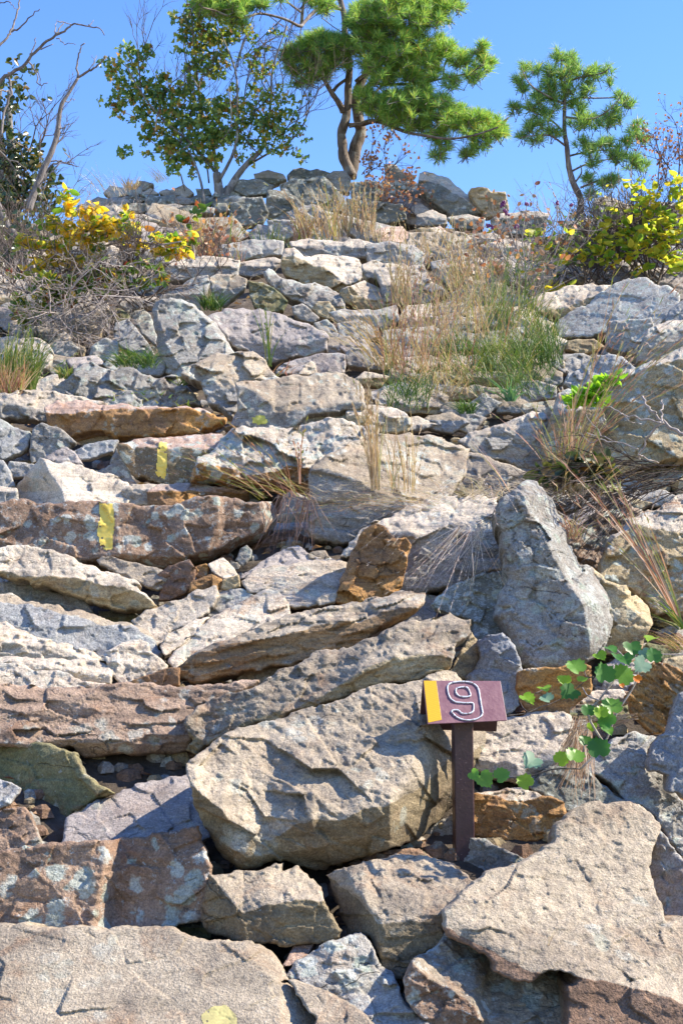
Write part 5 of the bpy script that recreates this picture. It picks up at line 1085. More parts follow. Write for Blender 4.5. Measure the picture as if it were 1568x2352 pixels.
# ------------------------------------------------------------------ trees on the skyline
def big_pine():
    Y = 11.9
    base = at(790, 396, Y); root = empty('pine_tree', base, 'tall spreading pine with forked trunk on top of the crest', 'tree')
    S = .3472*Y/FPX
    limb('trunk', root, BARK_P, wpath([(1345,1170),(1318,1100),(1292,1040),(1285,960),(1278,880),(1305,790),(1320,680),(1322,560),(1330,430),(1300,250),(1295,100),(1250,-60)], 'O', Y), 40*S, 18*S, 10)
    limb('trunk', root, BARK_P, wpath([(1330,1170),(1352,1080),(1372,970),(1400,900),(1405,850),(1385,760),(1372,650),(1400,560),(1455,450),(1470,290),(1452,160),(1430,-60)], 'O', Y+.05), 50*S, 18*S, 10)
    for pth, cr, a, b, dy in [([(1290,740),(1260,680),(1210,610),(1160,520),(1110,440),(1050,380)],'O',24,7,-.3), ([(1225,600),(1260,560),(1325,515)],'O',14,11,0),
        ([(1270,60),(1170,30),(1080,95),(1030,150),(1000,172),(900,125),(740,90),(640,118),(540,108),(440,70),(360,50)],'O',15,5,-1.2), ([(1015,160),(1022,60),(1045,-60)],'O',14,10,-.2), ([(1010,80),(930,20),(880,-40)],'O',9,5,-.3),
        ([(1150,20),(1180,-60)],'O',9,9,0), ([(1330,830),(1420,820),(1500,800),(1600,770),(1700,760)],'O',18,11,-.2),
        ([(0,610),(60,580),(130,590),(230,630),(330,650),(450,665),(560,650),(680,610)],'P',11,4,-.8), ([(130,585),(230,580),(280,545),(380,520)],'P',8,3,-.3), ([(380,655),(400,700),(405,760)],'P',5,2,-.5),
        ([(0,490),(60,405),(150,405),(300,400),(420,375),(540,350),(610,310)],'P',10,3,-.5), ([(420,375),(430,300),(500,260)],'P',5,2,-.2), ([(0,390),(60,330),(75,240),(70,150),(55,60)],'P',10,5,.1),
        ([(70,260),(130,180),(200,120)],'P',6,3,.3), ([(0,560),(90,450),(200,330),(300,270),(380,200)],'P',9,3,.5), ([(480,75),(510,40),(540,10)],'P',4,2,0)]:
        limb('branch', root, BARK_P, wpath(pth, cr, Y-.02, dy), a*.3472*Y/FPX*(1 if cr == 'O' else 1.3), b*.3472*Y/FPX*(1 if cr == 'O' else 1.3), 6)
    bright = [(100,510,60),(190,490,70),(290,490,75),(390,510,75),(480,560,65),(560,590,75),(640,600,70),(680,635,40),(600,680,40),(380,620,55),(540,730,32),(400,740,32),(420,690,35),(280,580,55),(180,560,55),
        (350,260,65),(430,240,50),(500,280,50),(580,230,42),(610,305,45),(565,360,38),(460,390,36),(350,330,55),(280,200,60),(400,190,32),(50,60,75),(150,60,85),(250,80,85),(350,90,60),(420,85,35),(180,170,75),(60,180,75),(100,280,75),(200,280,75),(250,350,55),(130,380,55),(20,100,60),(300,20,75),(200,-10,75),(480,20,38),(400,0,55),(300,430,50),(40,450,40)]
    left = [(960,350,60),(1050,300,80),(1150,270,85),(1240,290,85),(1330,310,75),(990,430,75),(1100,430,75),(1200,400,75),(1050,520,50),(1150,490,50),(970,560,32),(1280,390,55),(900,370,35),(1420,200,60),(1380,120,60),(1500,680,50),(1440,720,40)]
    dark = [(500,20,65),(560,50,65),(620,40,55),(420,20,65),(350,20,55),(450,80,45),(700,30,35),(640,150,28),(600,-10,60),(400,-20,60),(750,20,35),(560,140,38),(1150,60,35),(1190,20,45),(1080,-10,50),(880,-10,30)]
    tufts = []; tw = MB()
    for bl, cr, dens, dy in ((bright, 'P', 1.35, -.3), (left, 'O', 1.35, -.2), (dark, 'O', 1.5, -.9)):
        for u, v, r in [(b[0], b[1], b[2]*1.1) for b in P(bl, cr)]:
            for i in range(int(dens*r*r*3.14/100)):
                a = R_.uniform(0, 6.283); q = r*math.sqrt(R_.random())
                p = at(u+q*math.cos(a), v+q*math.sin(a)*.8, Y+dy+R_.gauss(0, .5)*r*Y/FPX*1.6)
                ax = Vector((math.cos(a)*.5+R_.gauss(0, .3), R_.gauss(0, .4), .75-math.sin(a)*.3+R_.gauss(0, .25))).normalized()
                tufts.append((p, ax))
                st = p-ax*.10+Vector((R_.gauss(0, .04), R_.gauss(0, .04), .0)); tube(tw, [st, p], [.004, .002], 3, cap=False)
    needles('foliage', root, NEED, tufts, 46, .098, .004)
    o = tw.build('twigs', BARK_P, root); o['kind'] = 'stuff'
    # dead sprays hanging under the limbs
    twigs('bare_twigs', root, DTWIG, [(at(P([q], 'O')[0][0], P([q], 'O')[0][1], Y-.2), (R_.gauss(0, 1), 0, -.6)) for q in [(880,130),(700,100),(780,90),(1010,170),(1150,120),(640,150),(1560,600),(1620,800),(1500,560),(960,150)]], .006, .45, 3, 3, up=-.3)
    return tufts
big_pine()
def small_pine():
    Y = 11.2; S = .4792*Y/FPX
    base = at(*P([(1072,1040)], 'P')[0], Y); root = empty('pine_tree', base, 'small slender young pine on the right of the skyline', 'tree')
    limb('trunk', root, BARK_P, wpath([(1066,1050),(1077,960),(1042,880),(1020,800),(1010,700),(1000,640),(998,560),(1000,460),(985,380),(985,300),(990,250)], 'P', Y), 18*S, 4*S, 8)
    for p in ([(1000,640),(940,580),(860,540),(780,510)],[(1005,700),(930,650),(850,650),(790,660)],[(1000,500),(900,450),(830,400),(790,320)],[(1000,500),(1060,470),(1150,470),(1280,470),(1320,490)],[(1000,560),(1080,570),(1160,560),(1240,500),(1280,440)],[(985,380),(900,340),(860,320)],[(985,400),(1080,370),(1180,350),(1220,320)],[(1010,750),(1100,730),(1200,720),(1330,760)],[(1035,820),(1120,780),(1230,760)],[(1075,900),(1150,870),(1230,850)],[(1045,880),(1080,830),(1075,790)]):
        limb('branch', root, BARK_P, wpath(p, 'P', Y, R_.uniform(-.4, .4)), 6*S, 2*S, 5)
    bl = [(970,260,32),(1030,285,40),(930,330,34),(860,330,30),(800,310,26),(790,380,34),(800,430,28),(870,440,40),(850,500,36),(765,520,32),(940,400,45),(1010,350,45),(1080,340,45),(1150,350,34),(1205,330,26),(1222,392,18),(960,480,45),(1060,500,40),(1110,425,40),(900,560,45),(850,610,42),(800,660,26),(870,680,30),(950,620,34),(1060,580,45),(1120,590,45),(1190,580,38),(1230,540,38),(1270,470,32),(1310,495,24),(1260,570,20),(1090,700,42),(1170,700,42),(1220,680,26),(1240,750,42),(1320,770,42),(1370,790,32),(1280,690,32),(1330,640,34),(1355,600,24),(1370,670,24),(1130,770,32),(1120,855,34),(1200,870,38),(1240,860,24),(1130,930,24),(1030,430,40)]
    tufts = []
    for u, v, r in [b[:3] for b in P(bl, 'P')]:
        for i in range(int(1.0*r*r*3.14/100)+1):
            a = R_.uniform(0, 6.283); q = r*math.sqrt(R_.random())
            tufts.append((at(u+q*math.cos(a), v+q*math.sin(a)*.85, Y+R_.gauss(0, .5)*r*Y/FPX*1.6), Vector((math.cos(a)*.5+R_.gauss(0, .25), R_.gauss(0, .3), .9)).normalized()))
    needles('foliage', root, NEED2, tufts, 44, .095, .0042)
    tw = MB()
    for p, ax in tufts: tube(tw, [p-ax*.10+Vector((R_.gauss(0, .03), 0, 0)), p], [.004, .002], 3, cap=False)
    o = tw.build('twigs', BARK_P, root); o['kind'] = 'stuff'
small_pine()
def oak():
    Y = 11.3; S = Y/FPX
    root = empty('oak_tree', at(505, 500, Y), 'broad leafed oak with many thin stems growing left of the big pine', 'tree')
    limb('trunk', root, BARK_O, wpath([(512,515),(508,470),(502,430),(498,398)], 'U', Y), 15*S, 10*S, 8)
    limb('trunk', root, BARK_O, wpath([(500,505),(515,460),(535,420),(560,385),(600,345)], 'U', Y), 11*S, 6*S, 8)
    for p, a, b in ([(498,400),(490,340),(470,280),(455,200),(450,100),(455,40)],7,2),([(498,398),(440,330),(380,280),(330,220),(290,150)],6,2),([(500,420),(540,340),(545,250),(540,160),(500,60)],6,2),([(600,345),(616,290),(622,220),(628,150),(660,60)],5,2),([(560,385),(620,350),(670,320),(700,280),(705,240)],4,1.5),([(618,240),(650,200),(640,140)],3,1.5),([(470,470),(462,420),(445,370),(420,330),(360,300)],5,1.5),([(480,420),(470,370),(430,350)],3,1.5),([(455,200),(430,150),(420,90)],3,1.5),([(545,250),(580,200),(600,120)],3,1.5),([(540,160),(560,100),(580,60)],2.5,1),([(380,280),(340,280),(290,260)],2.5,1),([(440,330),(400,350),(320,350)],2.5,1),([(622,220),(600,180),(610,110)],2.5,1),([(490,340),(530,290),(525,200)],3,1.2),([(430,470),(425,440),(415,400)],4,2):
        limb('branch', root, BARK_O, wpath(p, 'U', Y+R_.uniform(-.25, .25), R_.uniform(-.4, .4)), a*S*.75, b*S*.75, 5)
    twigs('twigs', root, DTWIG, [(at(u+R_.gauss(0, 8), v+R_.gauss(0, 8), Y+R_.gauss(0, .2)), (R_.gauss(0, .6), R_.gauss(0, .5), 1)) for u, v in [(455,200),(450,120),(330,220),(380,280),(540,160),(545,250),(622,220),(640,150),(670,320),(700,290),(600,345),(490,340),(470,280),(420,330),(360,300),(510,90),(590,260),(640,300),(560,330),(300,180),(690,260),(610,180),(570,130),(440,260)]], .007, .42, 3, 3, up=.8)
    bn = [(730,430,55),(830,330,50),(960,340,42),(900,430,70),(800,520,62),(850,620,80),(760,680,50),(940,560,70),(1020,600,70),(1080,520,40),(780,750,35),(980,720,70),(1100,700,75),(900,780,40),(1000,850,60),(950,920,40),(1100,850,75),(1200,620,70),(1280,560,60),(1180,780,75),(1300,700,75),(1100,960,75),(1200,950,85),(1000,1020,26),(830,1005,38),(1150,1060,60),(1150,1130,30),(1250,1050,60),(1270,1140,32),(1350,950,80),(1300,850,85),(1400,800,85),(1450,700,70),(1450,900,85),(1400,1050,60),(1190,120,45),(1200,230,50),(1165,350,24),(1280,160,85),(1300,300,75),(1400,240,80),(1350,400,75),(1280,430,50),(1420,480,60),(1480,380,60),(1500,250,65),(1500,130,55),(1300,60,70),(1420,60,75),(655,665,16),(1080,620,60)]
    bo = [(700,600,42),(640,700,65),(700,790,60),(600,820,70),(800,850,70),(880,850,50),(900,930,60),(1000,810,28),(1040,640,22),(980,680,22),(1040,930,22),(1020,1050,32),(860,1010,38),(760,950,60),(650,930,60),(560,720,70),(520,900,70),(690,270,30),(720,340,28),(830,200,34),(880,225,24),(790,330,22),(640,380,22),(860,570,24),(640,200,45),(700,1060,22),(600,1040,40),(560,600,40)]
    it = blob_items(bn, 'N', Y, 4.6, .057)+blob_items(bo+[(740,500,50),(800,440,40),(880,640,50),(920,760,50),(780,660,60),(980,860,50),(840,760,60),(700,420,50),(760,800,60),(960,1000,30)], 'O', Y, 4.6, .05)
    leaves(root, leaf_mesh('oak', OAKL), it, 300)
oak()
def left_trees():
    Y = 8.8; S = .3472*Y/FPX
    root = empty('dead_tree', at(60, 480, Y), 'bare weathered dead tree with forked grey limbs at the upper left', 'tree')
    limb('trunk', root, DEADW, wpath(['K',(-40,240),(20,360),(60,430),(110,490),(150,600),(230,740)], None, Y-.2), 34*S, 20*S, 8)
    limb('trunk', root, DEADW, wpath([(190,1400),(230,1270),(290,1120),(345,1000),(382,880),(392,780),(410,690),(460,610),(520,510)], 'N', Y), 26*S, 10*S, 8)
    for p, a, b in ([(520,510),(590,470),(650,430),(705,375)],10,4),([(520,505),(514,400),(535,330),(557,283)],8,4),([(590,465),(630,400),(642,368)],4,2),([(610,455),(625,400),(608,365)],3,1.5),([(440,675),(470,665),(497,660)],4,1.5),([(400,855),(430,835),(468,820)],5,2),([(-30,560),(60,490),(150,440),(210,370),(290,290),(370,240),(440,200),(490,160),(590,175),(650,185),(690,228)],15,3),([(205,365),(225,310),(240,252)],6,3),([(372,225),(368,170),(382,132)],4,2),([(370,230),(400,180),(422,142)],6,3),([(382,142),(430,152),(490,165)],4,3),([(590,175),(622,132)],4,2),([(380,257),(440,292),(503,293)],4,2),([(270,325),(350,288)],5,2.5),([(-30,330),(50,250),(80,200),(100,140),(130,50),(138,-30)],9,5),([(80,212),(150,170),(200,110),(262,60)],7,3),([(-30,35),(50,8),(80,30),(112,62)],5,2),([(200,410),(235,470),(265,560),(320,538)],6,3),([(210,440),(262,500),(270,590)],4,2),([(-30,980),(50,1050),(100,1130),(95,1180)],7,3),([(100,940),(150,960),(195,1000)],6,3),([(60,1060),(130,1080),(200,1150)],5,2),([(240,1290),(330,1110),(410,1060)],9,5),([(60,480),(70,620),(30,750),(10,900)],9,9),([(-20,600),(60,600)],6,6):
        limb('branch', root, DEADW, wpath(p, 'N', Y+R_.uniform(-.15, .15), R_.uniform(-.2, .2)), a*S, b*S, 6, wob=.004)
    for p in ([(180,400),(200,260),(260,150),(400,0)],[(20,560),(0,600),(-30,640)]): limb('branch', root, DEADW, wpath(p, 'K', Y-.1), 8*S, 4*S, 6)
    Y = 9.2
    r2 = empty('holly_tree', at(20, 560, Y), 'dark evergreen thicket with glossy leaves behind the dead tree', 'tree')
    tips = twigs('twigs', r2, DTWIG, [(at(R_.uniform(-60, 110), R_.uniform(330, 640), Y+R_.uniform(0, .5)), (R_.gauss(0, .6), R_.gauss(0, .4), .8)) for _ in range(34)], .007, .26, 3, 3, up=.6)
    for p in ([(0,1500),(30,1250),(10,1000),(-20,750),(5,560)],[(90,1500),(100,1250),(80,1000),(60,800),(70,600)],[(-40,1400),(-60,900)]): limb('trunk', r2, BARK_O, wpath(p, 'N', Y+.2), .05, .02, 7)
    bl = [(105,400,36),(200,470,48),(110,540,65),(150,640,50),(60,690,75),(40,820,62),(100,950,90),(200,1000,75),(40,1050,95),(150,1110,90),(240,1080,60),(350,1170,65),(100,1230,100),(240,1240,85),(20,1290,110),(330,1290,60),(260,660,22),(320,640,14),(0,560,50),(430,1000,14),(150,1330,90),(300,1360,60)]
    it = blob_items(bl, 'N', Y, 2.3, .052)+blob_items([(60,500,110),(40,620,110),(150,560,60),(40,760,90),(60,860,60)], 'K', Y-.1, 2.4, .055)
    leaves(r2, leaf_mesh('oval', EVERG), it, 300)
left_trees()

# ------------------------------------------------------------------ shrubs
def yellow_left():
    Y = 7.4
    root = empty('yellow_shrub', at(160, 640, Y), 'shrub of drooping golden yellow leaves on the upper left', 'shrub')
    bl = [(430,200,45),(470,290,55),(340,390,50),(200,530,60),(160,500,40),(440,430,60),(560,320,42),(620,300,42),(620,400,65),(540,460,62),(700,380,55),(760,400,55),(850,330,42),(860,400,45),(430,530,60),(330,540,50),(600,520,60),(700,460,55),(800,460,50),(900,440,30),(920,530,45),(1060,480,45),(1150,500,50),(1260,450,26),(1200,560,55),(1160,590,45),(1060,580,40),(250,640,40),(340,640,40),(290,700,26),(460,640,50),(620,600,50),(520,650,40)]
    for p in ([(250,900),(300,700),(420,560),(600,480),(760,440),(900,450)],[(260,880),(400,620),(480,400),(450,220)],[(240,900),(230,700),(180,560),(130,490)],[(300,850),(520,640),(800,520),(1050,540),(1200,520)],[(420,560),(560,400),(640,300)],[(700,470),(840,400),(860,320)]):
        limb('stem', root, TWIG, wpath(p, 'K', Y, R_.uniform(-.3, .3)), .010, .004, 5)
    twigs('twigs', root, TWIG, [(at(*P([(R_.uniform(200, 1150), R_.uniform(380, 620))], 'K')[0], Y), (R_.gauss(0, 1), R_.gauss(0, .5), .6)) for _ in range(12)], .003, .2, 2, 3)
    leaves(root, leaf_mesh('oval', YELL), blob_items(bl, 'K', Y-.15, 2.9, .056, tilt=1.9), 300)
    r3 = empty('green_sprout', at(*P([(1280, 620)], 'K')[0], 7.6), 'few bright green round leaves at the right end of the yellow shrub', 'plant')
    limb('stem', r3, TWIG, wpath([(1290,640),(1270,480),(1250,380),(1330,280)], 'K', 7.6), .006, .003, 5)
    leaves(r3, leaf_mesh('oval', GRNM), blob_items([(1230,400,26),(1340,300,26),(1290,350,22),(1240,520,26),(1290,540,24),(930,430,24),(700,470,30),(750,500,24)], 'K', 7.5, 3.0, .06, tilt=1.2), 60)
    Y = 7.0
    r4 = empty('bramble', at(200, 760, Y), 'tangle of bare pale bramble stems under the yellow shrub', 'shrub')
    st = []
    for _ in range(42):
        a = R_.uniform(0, 6.28); q = 240*math.sqrt(R_.random()); u, v = P([(560+q*math.cos(a)*1.05, 985+q*math.sin(a)*.85)], 'K')[0]
        st.append((at(u, v, Y+R_.uniform(-.25, .25)), (R_.gauss(0, 1), R_.gauss(0, .6), R_.gauss(-.1, .8))))
    twigs('stems', r4, TWIG, st, .0045, .26, 3, 3, up=-.3, jit=.8)
    bl = [(300,780,60),(400,790,50),(250,870,50),(140,900,45),(350,860,50),(600,800,50),(700,850,50),(800,780,50),(940,800,42),(750,740,50),(650,720,50),(480,800,50),(160,1050,50),(250,1010,40),(90,740,24),(165,720,24),(1000,810,30),(1080,770,30),(450,900,60),(850,680,40),(1060,700,35),(960,660,30),(300,960,50),(120,980,50)]
    r5 = empty('low_shrub', at(190, 720, 7.2), 'low leafy thicket with green, yellow and red leaves below the yellow shrub', 'shrub')
    leaves(r5, leaf_mesh('oval', GRNM), blob_items(bl, 'K', 7.15, 4.5, .043), 300)
    twigs('stems', r5, DTWIG, [(at(*P([(R_.uniform(100, 1000), R_.uniform(720, 1000))], 'K')[0], 7.25), (R_.gauss(0, 1), R_.gauss(0, .5), .7)) for _ in range(50)], .005, .25, 3, 3)
yellow_left()
def yellow_right():
    Y = 8.0
    root = empty('yellow_shrub', at(1500, 640, Y), 'shrub of yellow and green leaves at the upper right edge', 'shrub')
    bl = [(1320,190,42),(1370,260,50),(1420,330,50),(1340,330,45),(1200,330,28),(1170,390,40),(1260,400,50),(1130,470,50),(1200,490,55),(1280,460,50),(1360,440,60),(1450,400,60),(1060,530,38),(1130,560,50),(1190,590,40),(1330,520,50),(1420,530,50),(1500,470,60),(1560,400,60),(1530,220,42),(1565,300,42),(1480,570,50),(1550,580,50),(1290,560,42),(1370,625,32),(1300,660,22),(1060,590,32),(1560,150,30),(1420,220,30),(1540,640,40)]
    for p in ([(1400,760),(1380,600),(1340,420),(1320,200)],[(1420,760),(1480,560),(1540,300),(1560,150)],[(1380,760),(1280,600),(1150,480),(1080,500)],[(1390,700),(1300,520),(1180,390)]): limb('stem', root, DTWIG, wpath(p, 'M', Y, .2), .010, .004, 5)
    twigs('twigs', root, DTWIG, [(at(*P([(R_.uniform(1100, 1568), R_.uniform(420, 680))], 'M')[0], Y+.1), (R_.gauss(0, 1), R_.gauss(0, .5), .8)) for _ in range(22)], .005, .2, 3, 3)
    leaves(root, leaf_mesh('oval', YELG), blob_items(bl, 'M', Y-.1, 1.7, .060, tilt=1.7), 300)
    r2 = empty('undergrowth', at(1420, 660, 8.3), 'dark brushy undergrowth in shade beneath the right yellow shrub', 'shrub')
    twigs('stems', r2, DTWIG, [(at(*P([(R_.uniform(1050, 1600), R_.uniform(560, 720))], 'M')[0], 8.1+R_.uniform(-.1, .3)), (R_.gauss(0, .7), R_.gauss(0, .5), .9)) for _ in range(60)], .006, .3, 3, 3)
    # leafless bushes against the sky
    r3 = empty('bare_bush', at(1540, 440, 10.6), 'twiggy leafless bush with russet tips against the sky at the right edge', 'shrub')
    tips = twigs('stems', r3, DTWIG, [(at(*P([(R_.uniform(1460, 1640), R_.uniform(820, 960))], 'P')[0], 10.6), (R_.gauss(-.05, .4), R_.gauss(0, .3), 1)) for _ in range(8)], .007, .30, 4, 3, up=.8)
    leaves(r3, leaf_mesh('oval', REDL), [(t[0], R_.uniform(.02, .035), Euler((R_.uniform(0, 6), R_.uniform(0, 6), 0))) for t in tips if R_.random() < .35], 0)
    r4 = empty('bare_bush', at(945, 470, 11.0), 'reddish brown dry bush on the crest just right of the pine foot', 'shrub')
    st = [(at(*P([(R_.uniform(1380, 1600), R_.uniform(380, 500))], 'L')[0], 10.9), (R_.gauss(0, .5), R_.gauss(0, .3), 1)) for _ in range(7)]
    st += [(at(*P([(R_.uniform(1180, 1420), R_.uniform(150, 200))], 'L')[0], 11.4), (R_.gauss(.1, .5), R_.gauss(0, .3), 1)) for _ in range(6)]
    tips = twigs('stems', r4, DTWIG, st, .005, .22, 3, 3, up=.6)
    leaves(r4, leaf_mesh('oval', REDL), [(t[0], R_.uniform(.025, .042), Euler((R_.uniform(0, 6), R_.uniform(0, 6), 0))) for t in tips if R_.random() < .8], 0)
yellow_right()
def beautyberry():
    Y = 7.8
    root = empty('beautyberry_bush', at(1290, 730, Y), 'thin twiggy bush with purple berry clusters right of centre on the upper slope', 'shrub')
    for p in ([(900,930),(830,840),(760,700),(700,560),(650,420),(620,300)],[(880,940),(800,780),(780,620),(840,520),(900,400),(905,290)],[(860,900),(760,760),(740,640),(720,480),(745,300)],[(890,930),(860,760),(880,600),(940,420),(980,300)],[(760,700),(660,640),(560,430)],[(800,780),(700,720),(640,660)],[(780,620),(700,560),(690,410)],[(850,860),(920,720),(960,620)]):
        limb('stem', root, TWIG, wpath(p, 'M', Y, R_.uniform(-.3, .3)), .007, .003, 5)
    twigs('twigs', root, TWIG, [(at(*P([(R_.uniform(680, 960), R_.uniform(420, 900))], 'M')[0], Y), (R_.gauss(0, .6), R_.gauss(0, .5), .8)) for _ in range(15)], .003, .28, 2, 3, up=.5)
    mb = MB()
    import itertools
    for x, y in [(625,285),(630,330),(640,345),(745,298),(905,290),(982,300),(690,412),(562,420),(615,300),(540,410)]:
        u, v = P([(x, y)], 'M')[0]
        for k in range(7):
            p = at(u+R_.gauss(0, 1.8), v+R_.gauss(0, 1.8), Y-.1); r = .008
            vs = [(p.x+r*math.cos(t)*math.cos(f), p.y+r*math.sin(t)*math.cos(f), p.z+r*math.sin(f)) for f in (-1.2, -.4, .4, 1.2) for t in np.arange(6)*1.047]
            mb.add(vs, [[a*6+i, a*6+(i+1) % 6, (a+1)*6+(i+1) % 6, (a+1)*6+i] for a in range(3) for i in range(6)]+[[18+i for i in range(6)]])
    o = mb.build('berries', BERRY, root); o['kind'] = 'stuff'
    leaves(root, leaf_mesh('oval', YELG), blob_items([(550,440,18),(770,450,26),(805,450,20),(960,545,24),(880,740,24),(950,720,18),(985,450,20),(735,650,16),(900,800,26),(960,790,22),(870,520,26),(930,600,26)], 'M', Y, 2.0, .065, tilt=1.5), 80)
beautyberry()

# ------------------------------------------------------------------ grapevine by the sign
def vine():
    Y = 2.9
    root = empty('grapevine', at(*P([(1000,1060)], 'F')[0], 3.0), 'trailing grapevine with round toothed green leaves right of the sign', 'vine')
    for p, r in (([(1000,1060),(1130,920),(1200,750),(1300,590),(1340,430),(1440,425),(1640,428)],.0022),([(1130,920),(1040,760),(1100,680),(1185,570),(1250,470),(1200,400)],.0025),([(1000,1060),(850,1062),(720,1100),(640,1110),(470,1100),(400,1100)],.0017),([(1100,680),(1040,655),(1010,610)],.0018),([(590,765),(700,750),(780,715),(830,700),(930,650),(1040,560),(1070,550)],.0013),([(1070,550),(1030,548),(1010,480),(960,470)],.0014),([(710,748),(680,720),(665,690)],.0012),([(750,640),(840,600)],.0011)):
        limb('stem', root, DTWIG if r < .0018 else TWIG, wpath(p, 'F', Y, .06), r, r*.7, 6)
    G = leaf_mesh('grape', VINEG); Tm = leaf_mesh('grape', TEAL); Lm = leaf_mesh('grape', LIME); Om = leaf_mesh('grape', ORNG)
    for x, y, r, m, fl in [(1285,395,52,G,.75),(1110,437,40,Lm,.6),(1200,440,34,G,.5),(965,490,58,G,.65),(1125,522,64,G,.95),(1250,455,50,G,.6),(1240,535,66,G,.9),(1332,490,52,Tm,.9),(1400,425,48,G,.95),(1355,425,36,Tm,.9),(905,562,40,Lm,.6),(1012,562,32,Lm,.4),(932,640,60,G,.8),(805,668,42,Tm,.5),(708,675,46,Lm,.6),(800,618,40,Lm,.25),(1040,730,42,G,.8),(1110,740,42,Lm,.8),(1165,705,60,G,.75),(1135,790,54,G,.9),(1062,830,30,Lm,.8),(1095,935,64,G,.9),(968,980,54,Lm if False else G,.7),(900,1000,46,Lm,.9),(722,1022,60,Tm,.75),(470,1125,54,G,.85),(570,1095,48,G,.8),(682,1130,50,Lm,.8),(412,1095,34,G,.9),(1310,560,26,Om,.8),(1228,600,16,Om,.8),(1390,340,44,Lm,.2),(1170,400,40,G,.4),(1020,900,40,G,.7),(1150,850,36,G,.6)]:
        u, v = P([(x, y)], 'F')[0]; s = r*.4141*1.95*Y/FPX
        o = bpy.data.objects.new('leaf', m); col.objects.link(o); o.parent = root
        a = R_.uniform(-1.0, 1.0)+R_.choice((0, 3.14)); til = math.acos(max(-1, min(1, fl)))
        p = at(u, v, Y+R_.uniform(-.05, .03))
        M = Matrix.Rotation(R_.uniform(-.35, .35), 3, 'Z')@Matrix.Rotation(rad(90)-til*.9, 3, 'X')@Matrix.Rotation(a, 3, 'Z')
        o.rotation_euler = M.to_euler(); o.scale = (s, s, s); o.location = p-M@Vector((0, s*.5, 0))-root.location
    # fallen pine straw hanging in the joint below the vine
    mb = MB()
    for i in range(120):
        u, v = P([(R_.uniform(960, 1060), R_.uniform(760, 1000))], 'F')[0]; p = at(u, v, 3.06+R_.uniform(-.05, .03))
        d = Vector((R_.gauss(-.35, .25), R_.gauss(0, .15), -1)).normalized()*R_.uniform(.05, .13); tube(mb, [p, p+d*.5+Vector((R_.gauss(0, .004), 0, 0)), p+d], [.0009, .0009, .0005], 3, cap=False)
    for i in range(45):
        u, v = P([(R_.uniform(1130, 1320), R_.uniform(740, 800))], 'F')[0]; p = at(u, v, 3.0); d = Vector((R_.gauss(-1, .3), 0, R_.gauss(-.3, .2))).normalized()*R_.uniform(.04, .1); tube(mb, [p, p+d], [.0009, .0005], 3, cap=False)
    tag(mb.build('pine_straw', leaf_mat('dry_straw', [(0, (.42, .24, .14)), (.6, (.60, .42, .30)), (1, (.70, .60, .50))], .2, .6)), 'dry pine straw caught between the rocks under the grapevine', 'pine straw', kind='stuff')
vine()
def lime_vine():
    Y = 4.9
    root = empty('greenbrier_vine', at(*P([(960,1400)], 'M')[0], Y), 'bright lime green leaves lying on the edge of the cliff like boulder', 'vine')
    limb('stem', root, TWIG, wpath([(960,1420),(1040,1340),(1120,1280),(1220,1220)], 'M', Y), .003, .002, 5)
    leaves(root, leaf_mesh('oval', LIME), blob_items([(1000,1340,28),(1050,1310,34),(1110,1290,36),(1130,1330,28),(1170,1240,22),(1215,1215,18)], 'M', Y-.05, 5.5, .05, tilt=1.2), 80)
lime_vine()
def bare_twig():
    Y = 3.9
    root = empty('bare_branch', at(1568, 1000, Y), 'bleached bare forked branch reaching in from the right edge', 'branch')
    for p, r in (([(1660,290),(1568,210),(1500,160),(1450,130),(1400,80),(1350,30),(1330,-20)],.006),([(1450,135),(1390,180),(1340,260),(1310,330),(1305,345)],.004),([(1310,318),(1360,345),(1415,365)],.003),([(1445,132),(1360,120),(1280,95),(1200,80),(1125,40)],.003),([(1310,295),(1230,255),(1150,245),(1080,230),(1000,190)],.0022),([(1150,245),(1090,200),(1000,80)],.0016),([(1450,130),(1440,60),(1445,0)],.003),([(1080,230),(1020,250),(960,180)],.0015),([(1200,80),(1260,130),(1320,140)],.0016)):
        limb('branch', root, TWIG, wpath(p, 'J', Y, .1), r, r*.55, 6, wob=.0025)
    r2 = empty('dry_root_tangle', at(1540, 1120, 4.3), 'dark tangle of dry stems in shade at the right edge', 'roots')
    twigs('stems', r2, DTWIG, [(at(*P([(R_.uniform(1000, 1640), R_.uniform(360, 560))], 'J')[0], 4.3+R_.uniform(-.1, .1)), (-1, R_.gauss(0, .3), R_.gauss(-.2, .4))) for _ in range(55)], .003, .22, 2, 3, up=-.3, jit=.3)
    leaves(r2, leaf_mesh('oval', EVERG), blob_items([(760,420,40),(880,430,50),(1080,380,60),(1070,450,40),(960,360,40)], 'J', 4.25, 2.2, .05), 60)  # vine leaves given the dark evergreen colour so they look shaded
bare_twig()

# ------------------------------------------------------------------ grasses
GT = leaf_mat('tan_bluestem', [(0, (.50, .36, .22)), (.4, (.58, .44, .28)), (.7, (.42, .24, .14)), (.88, (.34, .36, .12)), (1, (.62, .52, .38))], .3, .6)
GR = leaf_mat('red_bluestem', [(0, (.38, .15, .10)), (.35, (.46, .25, .17)), (.6, (.54, .38, .25)), (.8, (.36, .34, .10)), (1, (.24, .32, .08))], .3, .5)
GG = leaf_mat('green_grass', [(0, (.08, .15, .03)), (.5, (.16, .24, .045)), (.75, (.30, .32, .09)), (1, (.42, .32, .15))], .3, .5)
GD = leaf_mat('deep_green_grass', [(0, (.04, .09, .02)), (.6, (.08, .16, .03)), (.9, (.16, .24, .05)), (1, (.34, .30, .12))], .3, .5)
GW = leaf_mat('bleached_grass', [(0, (.60, .50, .44)), (.5, (.68, .60, .52)), (.8, (.50, .32, .27)), (1, (.55, .50, .30))], .3, .6)
